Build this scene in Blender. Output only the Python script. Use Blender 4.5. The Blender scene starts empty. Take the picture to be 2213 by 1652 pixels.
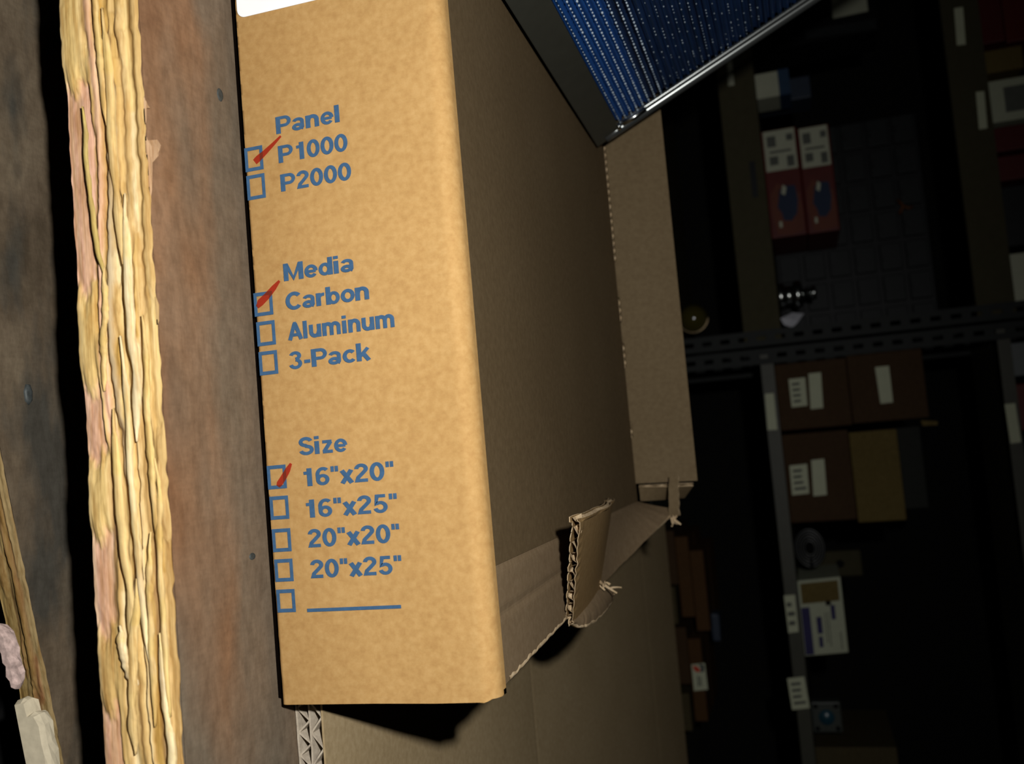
import bpy, bmesh, math, random
import numpy as np
from mathutils import Vector, Matrix

S = bpy.context.scene
COL = S.collection

# ------------------------------------------------------------------ camera
# The photograph was taken with the camera turned on its side: true "up" runs
# towards the right of the picture.  FOC = focal length in pixels of a 2213 px frame.
FOC = 2100.0
CX, CY = 1106.5, 826.0
R = np.array([[0.0864, 0.9938, -0.0700],
              [0.2881, 0.0423, 0.9567],
              [0.9537, -0.1028, -0.2826]])
u_, _, vt_ = np.linalg.svd(R)
R = u_ @ vt_
CAM = np.array([-0.1472, -0.5538, 0.3388])
cd = bpy.data.cameras.new('camera')
cam = bpy.data.objects.new('camera', cd)
COL.objects.link(cam)
S.camera = cam
cd.sensor_width = 36.0
cd.lens = FOC / 2213.0 * 36.0
cd.clip_start = 0.01
cd.dof.use_dof = True
cd.dof.focus_distance = 0.66
cd.dof.aperture_fstop = 8.0
m = Matrix.Identity(4)
for i in range(3):
    m[i][0] = R[i, 0]; m[i][1] = -R[i, 1]; m[i][2] = -R[i, 2]; m[i][3] = CAM[i]
cam.matrix_world = m


def _ray(X, Y):
    return R @ np.array([(X - CX) / FOC, (Y - CY) / FOC, 1.0])


def at_y(X, Y, y):
    r = _ray(X, Y); return Vector(CAM + r * ((y - CAM[1]) / r[1]))


def at_z(X, Y, z):
    r = _ray(X, Y); return Vector(CAM + r * ((z - CAM[2]) / r[2]))


# ------------------------------------------------------------------ world, flash, exposure
w = bpy.data.worlds.new('world'); S.world = w; w.use_nodes = True
w.node_tree.nodes['Background'].inputs[0].default_value = (0.02, 0.022, 0.02, 1)
w.node_tree.nodes['Background'].inputs[1].default_value = 0.02
S.view_settings.view_transform = 'Standard'
S.view_settings.look = 'None'
S.view_settings.exposure = 0.0
S.view_settings.gamma = 1.0
S.view_settings.use_curve_mapping = False

FLASH = Vector((-0.238, -0.550, 0.447))
fl = bpy.data.lights.new('camera_flash', 'SPOT')
fl.energy = 30.5
fl.color = (1.0, 0.985, 0.955)
fl.spot_size = math.radians(140)
fl.spot_blend = 1.0
fl.shadow_soft_size = 0.013
flo = bpy.data.objects.new('camera_flash', fl)
COL.objects.link(flo)
flo.location = FLASH
aim = Vector((-0.20, -0.06, 0.0)) - FLASH
flo.rotation_euler = aim.to_track_quat('-Z', 'Y').to_euler()
flo.scale = (1.7, 1.0, 1.0)      # the reflector throws a wide flat cone


# ------------------------------------------------------------------ helpers
def setp(o, **k):
    for a, b in k.items():
        if b is not None:
            o[a] = b
    return o


def thing(name, loc, label, cat, group=None):
    o = bpy.data.objects.new(name, None)
    o.empty_display_size = 0.02
    COL.objects.link(o)
    o.location = loc
    return setp(o, label=label, category=cat, group=group)


def root_loc(p):
    l = Vector((0, 0, 0))
    while p is not None:
        l = l + p.location; p = p.parent
    return l


class MB:
    """collects vertices and faces (world coordinates) for ONE mesh object"""

    def __init__(s):
        s.v = []; s.f = []; s.c = None

    def add(s, vs, fs):
        o = len(s.v)
        s.v += [tuple(p) for p in vs]
        s.f += [tuple(i + o for i in f) for f in fs]

    def grid(s, pts, nu, nv, flip=False, wrap=False):
        """pts row-major [nu][nv]"""
        o = len(s.v)
        s.v += [tuple(p) for p in pts]
        for i in range(nu - 1):
            for j in range(nv - 1 + (1 if wrap else 0)):
                j2 = (j + 1) % nv
                q = (o + i * nv + j, o + i * nv + j2, o + (i + 1) * nv + j2, o + (i + 1) * nv + j)
                s.f.append(q[::-1] if flip else q)

    def box(s, a, b, M=None):
        (x0, y0, z0), (x1, y1, z1) = a, b
        vs = [Vector(p) for p in ((x0, y0, z0), (x1, y0, z0), (x1, y1, z0), (x0, y1, z0), (x0, y0, z1), (x1, y0, z1), (x1, y1, z1), (x0, y1, z1))]
        if M is not None:
            vs = [M @ p for p in vs]
        s.add(vs, [(0, 3, 2, 1), (4, 5, 6, 7), (0, 1, 5, 4), (1, 2, 6, 5), (2, 3, 7, 6), (3, 0, 4, 7)])

    def prism(s, poly, d):
        """closed solid: polygon (list of Vectors) extruded by the vector d"""
        n = len(poly); d = Vector(d)
        s.add(list(poly) + [Vector(p) + d for p in poly],
              [tuple(range(n)), tuple(range(2 * n - 1, n - 1, -1))] + [(i, i + n, (i + 1) % n + n, (i + 1) % n) for i in range(n)])

    def tube(s, path, rad, n=8, cap=True):
        path = [Vector(p) for p in path]
        rs = rad if hasattr(rad, '__len__') else [rad] * len(path)
        pts = []
        for i, p in enumerate(path):
            t = (path[min(i + 1, len(path) - 1)] - path[max(i - 1, 0)]).normalized()
            a = t.orthogonal() if i == 0 else (a - t * a.dot(t))
            a.normalize(); b = t.cross(a)
            for k in range(n):
                an = 2 * math.pi * k / n
                pts.append(p + (a * math.cos(an) + b * math.sin(an)) * rs[i])
        o = len(s.v)
        s.grid(pts, len(path), n, wrap=True)
        if cap:
            s.f.append(tuple(o + k for k in range(n)))
            s.f.append(tuple(o + (len(path) - 1) * n + k for k in reversed(range(n))))

    def lathe(s, prof, M, n=32):
        """prof: (radius, height) along local z of M"""
        pts = []
        for r, h in prof:
            for k in range(n):
                a = 2 * math.pi * k / n
                pts.append(M @ Vector((r * math.cos(a), r * math.sin(a), h)))
        s.grid(pts, len(prof), n, wrap=True, flip=True)

    def build(s, name, mat, parent=None, smooth=False, bevel=0.0, seg=2, **props):
        me = bpy.data.meshes.new(name)
        off = root_loc(parent) if parent else Vector((0, 0, 0))
        me.from_pydata([(p[0] - off.x, p[1] - off.y, p[2] - off.z) for p in s.v], [], s.f)
        bm = bmesh.new(); bm.from_mesh(me)
        bmesh.ops.recalc_face_normals(bm, faces=bm.faces)
        if bevel:
            bmesh.ops.bevel(bm, geom=[e for e in bm.edges if e.is_manifold and e.calc_face_angle(0) > 0.6], offset=bevel, segments=seg, affect='EDGES', profile=0.6)
        bm.to_mesh(me); bm.free()
        if s.c is not None:
            at = me.color_attributes.new('tint', 'FLOAT_COLOR', 'POINT')
            at.data.foreach_set('color', np.asarray(s.c, np.float32).ravel())
        if smooth:
            me.polygons.foreach_set('use_smooth', [True] * len(me.polygons))
        me.materials.append(mat)
        o = bpy.data.objects.new(name, me)
        COL.objects.link(o)
        if parent:
            o.parent = parent
        return setp(o, **props)


def own(o, label, cat, group=None, kind=None):
    return setp(o, label=label, category=cat, group=group, kind=kind)


# ------------------------------------------------------------------ materials
def srgb(r, g, b):
    f = lambda c: (c / 255 / 12.92) if c / 255 <= 0.04045 else ((c / 255 + 0.055) / 1.055) ** 2.4
    return (f(r), f(g), f(b), 1)


class NT:
    def __init__(s, name):
        s.m = bpy.data.materials.new(name); s.m.use_nodes = True
        s.t = s.m.node_tree; s.b = s.t.nodes['Principled BSDF']; s.out = s.t.nodes['Material Output']
        s.co = s.t.nodes.new('ShaderNodeTexCoord')

    def n(s, ty, **k):
        x = s.t.nodes.new(ty)
        for a, b in k.items():
            setattr(x, a, b)
        return x

    def l(s, a, b):
        s.t.links.new(a, b)

    def noise(s, scale=(1, 1, 1), sc=10.0, det=3.0, rough=0.55, rot=(0, 0, 0), dist=0.0):
        mp = s.n('ShaderNodeMapping'); mp.inputs['Scale'].default_value = scale; mp.inputs['Rotation'].default_value = rot
        s.l(s.co.outputs['Object'], mp.inputs[0])
        t = s.n('ShaderNodeTexNoise'); t.inputs['Scale'].default_value = sc; t.inputs['Detail'].default_value = det
        t.inputs['Roughness'].default_value = rough; t.inputs['Distortion'].default_value = dist
        s.l(mp.outputs[0], t.inputs['Vector'])
        return t.outputs['Fac']

    def ramp(s, fac, stops):
        r = s.n('ShaderNodeValToRGB'); e = r.color_ramp.elements
        while len(e) < len(stops):
            e.new(0.5)
        for i, (p, c) in enumerate(stops):
            e[i].position = p; e[i].color = c if len(c) == 4 else (*c, 1)
        s.l(fac, r.inputs[0]); return r.outputs[0]

    def mix(s, fac, a, b, mode='MIX'):
        x = s.n('ShaderNodeMix', data_type='RGBA', blend_type=mode)
        if isinstance(fac, (int, float)):
            x.inputs[0].default_value = fac
        else:
            s.l(fac, x.inputs[0])
        for sock, val in ((x.inputs[6], a), (x.inputs[7], b)):
            if isinstance(val, tuple):
                sock.default_value = val if len(val) == 4 else (*val, 1)
            else:
                s.l(val, sock)
        return x.outputs[2]

    def bump(s, h, st=0.3, d=0.001):
        b = s.n('ShaderNodeBump'); b.inputs['Strength'].default_value = st; b.inputs['Distance'].default_value = d
        s.l(h, b.inputs['Height']); s.l(b.outputs[0], s.b.inputs['Normal'])

    def fin(s, col, rough=0.8, spec=0.2, metal=0.0):
        if isinstance(col, tuple):
            s.b.inputs['Base Color'].default_value = col if len(col) == 4 else (*col, 1)
        else:
            s.l(col, s.b.inputs['Base Color'])
        s.b.inputs['Roughness'].default_value = rough
        s.b.inputs['Specular IOR Level'].default_value = spec
        s.b.inputs['Metallic'].default_value = metal
        return s.m


def kraft(name, c0, c1, c2, stretch=(1, 1, 1), spec=0.12, rough=0.75, fib=0.25):
    t = NT(name)
    n1 = t.noise(sc=210, det=4, rough=0.62)
    n2 = t.noise(scale=stretch, sc=420, det=3)
    n3 = t.noise(sc=9, det=2)
    col = t.ramp(n1, [(0.30, c0), (0.5, c1), (0.72, c2)])
    fibre = t.ramp(n2, [(0.28, (0.80, 0.78, 0.74)), (0.5, (1, 1, 1)), (0.75, (1.0, 1.0, 1.0))])
    col = t.mix(fib, col, fibre, 'MULTIPLY')
    col = t.mix(0.5, col, t.ramp(n3, [(0.35, (0.86, 0.84, 0.8)), (0.65, (1, 1, 1))]), 'MULTIPLY')
    t.bump(n2, 0.12, 0.0004)
    return t.fin(col, rough, spec)


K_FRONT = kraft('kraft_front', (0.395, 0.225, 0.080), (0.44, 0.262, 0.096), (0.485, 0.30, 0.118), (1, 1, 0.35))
K_TOP_SHADE = kraft('kraft_top_shaded', (0.098, 0.067, 0.034), (0.112, 0.077, 0.039), (0.126, 0.088, 0.046), (0.3, 1, 1))  # same board as the front; the weaker flash on top is put into the colour
K_END_SHADE = kraft('kraft_end_shaded', (0.17, 0.117, 0.067), (0.19, 0.133, 0.076), (0.21, 0.15, 0.09), (0.3, 1, 1))  # end of the same top sheet, its dimmer light painted a step paler
K_FLAP_SHADE = kraft('kraft_flap_shaded', (0.115, 0.080, 0.042), (0.13, 0.093, 0.049), (0.145, 0.105, 0.057), (1, 1, 0.3))  # carton kraft darkened to paint the flash falloff on the rear flaps
K_EDGE = kraft('kraft_torn_edge', (0.40, 0.29, 0.17), (0.50, 0.37, 0.22), (0.58, 0.46, 0.31))
K_SHEET = kraft('kraft_sheet', (0.31, 0.23, 0.125), (0.35, 0.262, 0.145), (0.39, 0.30, 0.175), (0.25, 1, 1))
K_FLUTE = kraft('kraft_flute', (0.33, 0.28, 0.22), (0.42, 0.36, 0.28), (0.5, 0.44, 0.35))
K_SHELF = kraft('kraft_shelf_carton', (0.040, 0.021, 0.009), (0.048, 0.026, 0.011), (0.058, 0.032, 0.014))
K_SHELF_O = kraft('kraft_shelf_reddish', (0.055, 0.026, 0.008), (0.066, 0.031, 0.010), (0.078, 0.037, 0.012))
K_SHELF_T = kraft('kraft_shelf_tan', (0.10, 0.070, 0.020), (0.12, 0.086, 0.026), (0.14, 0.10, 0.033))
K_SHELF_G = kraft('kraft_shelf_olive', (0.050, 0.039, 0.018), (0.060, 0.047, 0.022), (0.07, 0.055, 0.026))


def plain(name, col, rough=0.6, spec=0.3, metal=0.0, var=0.25, sc=60):
    t = NT(name)
    n = t.noise(sc=sc, det=3)
    c = t.mix(var, (*col[:3], 1), t.ramp(n, [(0.3, (0.55, 0.55, 0.55)), (0.7, (1.15, 1.15, 1.15))]), 'MULTIPLY')
    return t.fin(c, rough, spec, metal)


INK = plain('blue_ink', (0.040, 0.098, 0.190), 0.65, 0.2, var=0.35, sc=300)
STICKER = plain('white_sticker', (0.9, 0.92, 0.93), 0.4, 0.4, var=0.05)
PAPER = plain('shelf_label_paper', (0.45, 0.47, 0.33), 0.6, 0.2, var=0.12)
PAPER_C = plain('cream_label_paper', (0.38, 0.39, 0.29), 0.6, 0.2, var=0.12)
PRINT = plain('grey_print', (0.10, 0.105, 0.09), 0.7, 0.1)
PRINT_P = plain('violet_print', (0.04, 0.036, 0.10), 0.7, 0.1)
RED_BOX = plain('red_carton', (0.085, 0.011, 0.008), 0.45, 0.2)
RED_DARK = plain('dark_red_carton', (0.07, 0.008, 0.008), 0.5, 0.2)
BLUE_PRINT = plain('dark_blue_print', (0.014, 0.024, 0.055), 0.6, 0.2)
SALMON = plain('salmon_print', (0.12, 0.033, 0.018), 0.6, 0.2)
WHITE_CARTON = plain('white_carton', (0.38, 0.40, 0.29), 0.6, 0.2, var=0.1)
SHELF_WOOD = plain('dark_shelf_board', (0.050, 0.044, 0.024), 0.8, 0.1)
SHELF_STEEL = plain('grey_shelf_steel', (0.050, 0.050, 0.036), 0.5, 0.25)
POST_STEEL = plain('slotted_post_steel', (0.011, 0.013, 0.012), 0.6, 0.2)
DARK_PLASTIC = plain('dark_grey_plastic', (0.008, 0.009, 0.010), 0.5, 0.2)
DRAWER = plain('grey_drawer_front', (0.0165, 0.0185, 0.019), 0.5, 0.15)
BLACKISH = plain('near_black', (0.006, 0.006, 0.006), 0.8, 0.1)
CHROME = plain('chrome', (0.5, 0.52, 0.5), 0.22, 0.5, metal=1.0, var=0.1)
WHITE_BAG = plain('white_plastic_bag', (0.55, 0.55, 0.6), 0.4, 0.3, var=0.1)
PALE_BLUE = plain('pale_blue_plastic', (0.03, 0.04, 0.06), 0.5, 0.2)
ORANGE = plain('orange_plastic', (0.12, 0.04, 0.008), 0.5, 0.2)
FRAME = plain('filter_frame_grey', (0.036, 0.036, 0.028), 0.45, 0.22, var=0.2)
FRAME_GLOSS = plain('filter_frame_gloss', (0.16, 0.17, 0.165), 0.27, 0.7, metal=0.8, var=0.1)
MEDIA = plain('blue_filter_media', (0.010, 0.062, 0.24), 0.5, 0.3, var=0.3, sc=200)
MEDIA_SHADE = plain('shaded_filter_media', (0.010, 0.028, 0.085), 0.45, 0.3, var=0.6, sc=30)  # darker copy of the blue media, painting its shaded part
BEAD = plain('filter_mesh_glint', (0.50, 0.60, 0.68), 0.35, 0.6, var=0.1)  # pale colour stands in for flash glints on the mesh
BEAD_DK = plain('filter_mesh_strand', (0.012, 0.03, 0.06), 0.35, 0.5, var=0.1)
FOAM = plain('white_foam', (0.56, 0.49, 0.35), 0.9, 0.1, var=0.35, sc=150)
FOAM_P = plain('pinkish_foam', (0.5, 0.37, 0.33), 0.9, 0.1, var=0.95, sc=260)
NAIL = plain('nail_head', (0.06, 0.068, 0.066), 0.6, 0.4, metal=0.3, var=0.9, sc=260)

t = NT('amber_glass')
t.b.inputs['Coat Weight'].default_value = 0.5
AMBER = t.fin((0.05, 0.042, 0.008), 0.12, 0.6)

t = NT('red_marker')          # translucent felt-pen ink: tints whatever is printed beneath
tr = t.n('ShaderNodeBsdfTransparent'); tr.inputs[0].default_value = (0.93, 0.24, 0.17, 1)
t.b.inputs['Base Color'].default_value = (0.36, 0.045, 0.015, 1); t.b.inputs['Roughness'].default_value = 0.7
mx = t.n('ShaderNodeMixShader'); mx.inputs[0].default_value = 0.35
t.l(tr.outputs[0], mx.inputs[1]); t.l(t.b.outputs[0], mx.inputs[2]); t.l(mx.outputs[0], t.out.inputs[0])
MARKER = t.m

t = NT('splintered_wood')     # the tint of each strand is its own wood colour
at = t.n('ShaderNodeAttribute', attribute_name='tint')
fb = t.noise(scale=(0.03, 1, 1), sc=900, det=3)
fb2 = t.noise(scale=(0.10, 1, 1), sc=230, det=4, rough=0.65)
c = t.mix(0.55, at.outputs['Color'], t.ramp(fb, [(0.3, (0.72, 0.66, 0.55)), (0.6, (1.05, 1.05, 1.05))]), 'MULTIPLY')
c = t.mix(0.7, c, t.ramp(fb2, [(0.36, (0.66, 0.52, 0.34)), (0.56, (1.03, 1.03, 1.03))]), 'MULTIPLY')
t.bump(fb, 0.4, 0.0006)
SPLINT = t.fin(c, 0.75, 0.15)


def weathered(name, a, b, c_, grey, gsc, sc=1.0, band=None):
    t = NT(name)
    n1 = t.noise(scale=(0.7, 1, 1), sc=14 * sc, det=5, rough=0.65)
    n2 = t.noise(scale=(0.5, 1, 1), sc=130, det=4, rough=0.65)
    n3 = t.noise(scale=(0.6, 1.6, 1), sc=gsc, det=3)
    n4 = t.noise(scale=(1, 0.3, 1), sc=420, det=2)
    col = t.ramp(n1, [(0.3, a), (0.5, b), (0.7, c_)])
    col = t.mix(t.ramp(n3, [(0.45, (0, 0, 0)), (0.62, (1, 1, 1))]), col, grey)
    if band:             # the strip beside the carton is grey with old dust
        sp = t.n('ShaderNodeSeparateXYZ'); t.l(t.co.outputs['Object'], sp.inputs[0])
        ad = t.n('ShaderNodeMath', operation='MULTIPLY_ADD'); t.l(t.noise(scale=(0.5, 1, 1), sc=22, det=3), ad.inputs[0]); ad.inputs[1].default_value = 0.05; t.l(sp.outputs[1], ad.inputs[2])
        mr = t.n('ShaderNodeMapRange'); mr.inputs[1].default_value = band[0]; mr.inputs[2].default_value = band[1]; mr.inputs[4].default_value = 0.8; t.l(ad.outputs[0], mr.inputs[0])
        col = t.mix(mr.outputs[0], col, grey)
    col = t.mix(0.6, col, t.ramp(n2, [(0.3, (0.6, 0.56, 0.52)), (0.65, (1.12, 1.12, 1.12))]), 'MULTIPLY')
    col = t.mix(0.3, col, t.ramp(n4, [(0.3, (0.7, 0.7, 0.7)), (0.6, (1.05, 1.05, 1.05))]), 'MULTIPLY')
    t.bump(n2, 0.35, 0.0012)
    return t.fin(col, 0.8, 0.15)


WOOD_TOP = weathered('weathered_deck_wood', (0.175, 0.088, 0.043), (0.225, 0.125, 0.066), (0.27, 0.165, 0.098), (0.150, 0.118, 0.082, 1), 5.0, band=(-0.318, -0.298))
WOOD_LOW = weathered('old_dark_wood', (0.055, 0.04, 0.024), (0.105, 0.078, 0.05), (0.14, 0.108, 0.07), (0.050, 0.045, 0.035, 1), 16.0)
FLOOR_M = plain('dark_floor', (0.006, 0.006, 0.006), 0.9, 0.05)
WALL_M = plain('dark_wall', (0.02, 0.02, 0.018), 0.9, 0.05)

# ------------------------------------------------------------------ the setting
b = MB(); b.box((-3, -1.5, -0.30), (3, 3.4, -0.25)); own(b.build('floor', FLOOR_M), 'dark warehouse floor under the pallets and shelving', 'floor', kind='structure')
b = MB(); b.box((-3, 3.4, -0.30), (3, 3.5, 2.6)); own(b.build('wall_back', WALL_M), 'unlit back wall behind the shelving', 'wall', kind='structure')

# ------------------------------------------------------------------ splintered planks
rnd = random.Random(4)


def hash1(i, s=0):
    x = math.sin(i * 127.1 + s * 311.7) * 43758.5453
    return x - math.floor(x)


def vnoise(x, s=0):
    i = math.floor(x); f = x - i; f = f * f * (3 - 2 * f)
    return hash1(i, s) * (1 - f) + hash1(i + 1, s) * f


def splinter_face(x0, x1, zb, zt, y, seed, pal, nx, nz, depth, nstr, M=None, lipj=0.002, forced=None):
    """a broken plank edge: long strands at different depths, snapped off at ragged ends"""
    b = MB()
    rs = random.Random(seed)
    strands = []
    wds = [4.3] + [rs.uniform(0.55, 1.7) for _ in range(nstr - 1)]
    cum = np.concatenate([[0], np.cumsum(wds)]) / sum(wds)
    for k in range(nstr):
        segs = []; x = x0 - rs.random() * 0.1
        while x < x1:
            L = rs.choice([0.03, 0.05, 0.08, 0.13, 0.2]) * (0.6 + 0.8 * rs.random())
            edge = k / (nstr - 1)
            h = depth * rs.choice([0.05, 0.25, 0.5, 0.75, 1.0]) * (0.55 + 0.45 * math.sin(math.pi * min(max(edge, .08), .92)))
            segs.append((x, x + L, h, pal(edge, rs)))
            x += L
        if forced and k in forced:
            segs = forced[k]
        strands.append(segs)
    H = np.zeros((nx, nz)); Cc = np.zeros((nx, nz, 3)); Z = np.zeros((nx, nz))
    for i in range(nx):
        x = x0 + (x1 - x0) * i / (nx - 1)
        warp = 0.0022 * math.sin(x * 31 + seed) + 0.0045 * (vnoise(x * 14, seed) - 0.5)
        top = zt + lipj * (vnoise(x * 150, seed + 9) - 0.6) + 2.2 * lipj * max(0, vnoise(x * 33, seed + 5) - 0.72)
        bot = zb + 0.0022 * (vnoise(x * 22, seed + 3) - 0.5) + 0.001 * (vnoise(x * 160, seed + 6) - 0.5)
        for j in range(nz):
            s = j / (nz - 1)
            z = bot + (top - bot) * s
            q = s + (warp / (zt - zb)) * math.sin(math.pi * s)
            q = min(max(q, 0), 0.9999)
            k = int(np.searchsorted(cum, q, side='right')) - 1; fr = (q - cum[k]) / (cum[k + 1] - cum[k])
            xj = x + 0.012 * (vnoise(z * 700, k + seed) - 0.5) + 0.008 * (vnoise(j * 0.9, k) - 0.5)
            for (a, c_, h, col) in strands[k]:
                if a <= xj < c_:
                    break
            pr = 1 - (2 * fr - 1) ** 2
            tap = min(1.0, (xj - a) / 0.012, (c_ - xj) / 0.012)
            H[i, j] = (h + 0.0007 * pr) * (0.45 + 0.55 * max(0, tap)) + 0.0005 * (vnoise(x * 420 + 7 * k, j) - 0.5)
            mixc = 0.42 * max(0.0, vnoise(x * 9 + k * 3.1, 31 + j // 2) * 1.5 - 0.4)
            alt = OCHRE if hash1(j // 3, k) > 0.5 else PALE
            if pal is pal_old:
                alt = (0.16, 0.10, 0.045)
            Cc[i, j] = [col[c3] * (1 - mixc) + alt[c3] * mixc for c3 in range(3)]
            Z[i, j] = z
    for _ in range(3):        # the fibres round off where they lean on each other
        H[:, 1:-1] = 0.25 * H[:, :-2] + 0.5 * H[:, 1:-1] + 0.25 * H[:, 2:]
        H[1:-1] = 0.25 * H[:-2] + 0.5 * H[1:-1] + 0.25 * H[2:]
        Cc[:, 1:-1] = 0.25 * Cc[:, :-2] + 0.5 * Cc[:, 1:-1] + 0.25 * Cc[:, 2:]
        Cc[1:-1] = 0.25 * Cc[:-2] + 0.5 * Cc[1:-1] + 0.25 * Cc[2:]
    H[:, 0] = H[:, -1] = 0.0008
    pts = []; cols = []
    for i in range(nx):
        x = x0 + (x1 - x0) * i / (nx - 1)
        for j in range(nz):
            p = Vector((x, y - H[i, j], Z[i, j]))
            pts.append(M @ p if M is not None else p)
            br = 0.93 + 0.12 * vnoise(x * 60 + j * 1.7, seed)
            cols.append((Cc[i, j, 0] * br, Cc[i, j, 1] * br, Cc[i, j, 2] * br, 1))
    b.grid(pts, nx, nz)
    b.c = cols
    return b


CREAM, PALE, OCHRE, TAN, PINK, GREY, BROWN = (0.64, 0.46, 0.19), (0.74, 0.60, 0.34), (0.47, 0.29, 0.075), (0.52, 0.35, 0.14), (0.68, 0.41, 0.29), (0.40, 0.31, 0.19), (0.34, 0.19, 0.07)


def pal_new(edge, rs):
    if edge < 0.25:
        c = rs.choice([CREAM, PINK, PINK, PINK, TAN, CREAM])
    elif edge < 0.75:
        c = rs.choice([CREAM, CREAM, OCHRE, OCHRE, OCHRE, TAN, TAN, PALE, GREY])
    else:
        c = rs.choice([CREAM, PALE, TAN, CREAM, TAN, OCHRE])
    if rs.random() < 0.05:
        c = BROWN
    return c


FORCED = {0: [(-9, -0.377, 0.0035, CREAM), (-0.377, -0.26, 0.0006, PINK), (-0.26, -0.201, 0.0030, CREAM), (-0.201, -0.163, 0.0008, PINK), (-0.163, -0.118, 0.0032, CREAM), (-0.118, -0.066, 0.0008, PINK), (-0.066, -0.022, 0.0030, TAN), (-0.022, 9, 0.001, PINK)],
          1: [(-9, -0.40, 0.003, TAN), (-0.40, -0.345, 0.0035, CREAM), (-0.345, -0.235, 0.0004, OCHRE), (-0.235, -0.16, 0.004, CREAM), (-0.16, -0.07, 0.001, BROWN), (-0.07, 9, 0.003, CREAM)]}


def pal_old(edge, rs):
    k = rs.choice([(0.24, 0.15, 0.05), (0.30, 0.21, 0.085), (0.27, 0.19, 0.07), (0.19, 0.10, 0.04), (0.33, 0.24, 0.11)])
    if edge > 0.72:
        k = rs.choice([(0.27, 0.13, 0.06), (0.24, 0.10, 0.05), (0.30, 0.22, 0.10)])
    return k


# top pallet: deck board with broken front edge, stringers
YF = -0.092
pal = thing('wooden_pallet', (0, 0.3, -0.14), 'wooden pallet under the open carton, its front board broken to a splintered yellow edge', 'pallet', 'stacked pallets')
b = MB()
nx, ny = 120, 12
zt = lambda x, y: 0.0006 * (vnoise(x * 40, 1) - 0.5) * (1 if y < -0.02 else 0.2)
X0, X1 = -0.80, 0.72
pts = []
for i in range(nx):
    x = X0 + (X1 - X0) * i / (nx - 1)
    for j in range(ny):
        y = YF + (0.052 - YF) * j / (ny - 1)
        pts.append((x, y, min(0.0, zt(x, y) - 0.0003)))
b.grid(pts, nx, ny)
b.box((X0, YF + 0.0008, -0.0515), (X1, 0.052, -0.001))
board = b.build('deck_board', WOOD_TOP, pal, label='brown deck board with a freshly splintered front edge')
splinter_face(-0.62, 0.20, -0.052, 0.0, YF, 3, pal_new, 1300, 84, 0.0046, 12, forced=FORCED).build('splintered_edge', SPLINT, board, smooth=True, label='splintered yellow and pink wood edge')
splinter_face(0.20, 0.72, -0.052, 0.0, YF, 3, pal_new, 640, 60, 0.0046, 12, forced=FORCED).build('splintered_edge', SPLINT, board, smooth=True, label='splintered yellow and pink wood edge, far end')


def splinter(path, wdt, col, parent, thick=0.0009):
    """a loose strand: thin flat sliver tapering to ragged points"""
    b = MB(); pts = []; n = len(path); sd = int(wdt * 1e5) + n
    cols = []
    for i, p in enumerate(path):
        p = Vector(p); s = i / (n - 1)
        ww = wdt * (0.10 + 0.90 * min(1.0, s / 0.18, (1 - s) / 0.12)) * (0.65 + 0.6 * vnoise(i * 0.55, sd))
        for (dz, dy) in ((-0.5, 0.5), (-0.25, -0.8), (0.2, -1), (0.5, 0.3), (0.3, 1.0), (-0.3, 1.0)):
            pts.append(p + Vector((0, dy * thick, dz * ww)))
            k = 0.85 + 0.3 * vnoise(i * 0.8 + dz * 4, sd)
            cols.append((col[0] * k, col[1] * k, col[2] * k * (0.9 + 0.2 * hash1(i // 4, sd)), 1))
    b.grid(pts, n, 6, wrap=True)
    b.f.append(tuple(range(6))); b.f.append(tuple((n - 1) * 6 + k for k in reversed(range(6))))
    b.c = cols
    return b.build('splinter', SPLINT, parent, smooth=True)


# loose strands as they lie along the break (x from, x to, height from, height to, width, colour)
for (xa, xb, za, zb_, wd, col) in [
    (-0.365, -0.262, -0.038, -0.031, 0.0034, (0.46, 0.35, 0.12)), (-0.42, -0.27, -0.020, -0.016, 0.006, CREAM), (-0.31, -0.17, -0.012, -0.014, 0.0060, PALE),
    (-0.23, -0.05, -0.021, -0.015, 0.0050, PALE), (-0.27, -0.20, -0.029, -0.033, 0.005, CREAM),
    (-0.19, -0.05, -0.028, -0.025, 0.0060, CREAM), (-0.12, -0.015, -0.010, -0.014, 0.0045, CREAM), (-0.16, -0.02, -0.003, -0.004, 0.0045, CREAM),
    (-0.47, -0.35, -0.026, -0.022, 0.0050, CREAM), (-0.095, 0.00, -0.020, -0.029, 0.006, CREAM), (-0.065, 0.05, -0.006, -0.004, 0.0055, PALE),
    (-0.07, -0.035, -0.033, -0.026, 0.006, PALE), (-0.24, -0.11, -0.006, -0.004, 0.005, CREAM)]:
    n = 44
    off = rnd.random() * 9
    path = [(xa + (xb - xa) * i / (n - 1), YF - 0.0050 - 0.0008 * math.sin(3.1 * i / (n - 1)) - 0.0008 * vnoise(i * 0.3 + off, 2),
             za + (zb_ - za) * i / (n - 1) + 0.0030 * (vnoise(i * 0.14 + off, 5) - 0.5)) for i in range(n)]
    splinter(path, wd, col, board)
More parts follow.
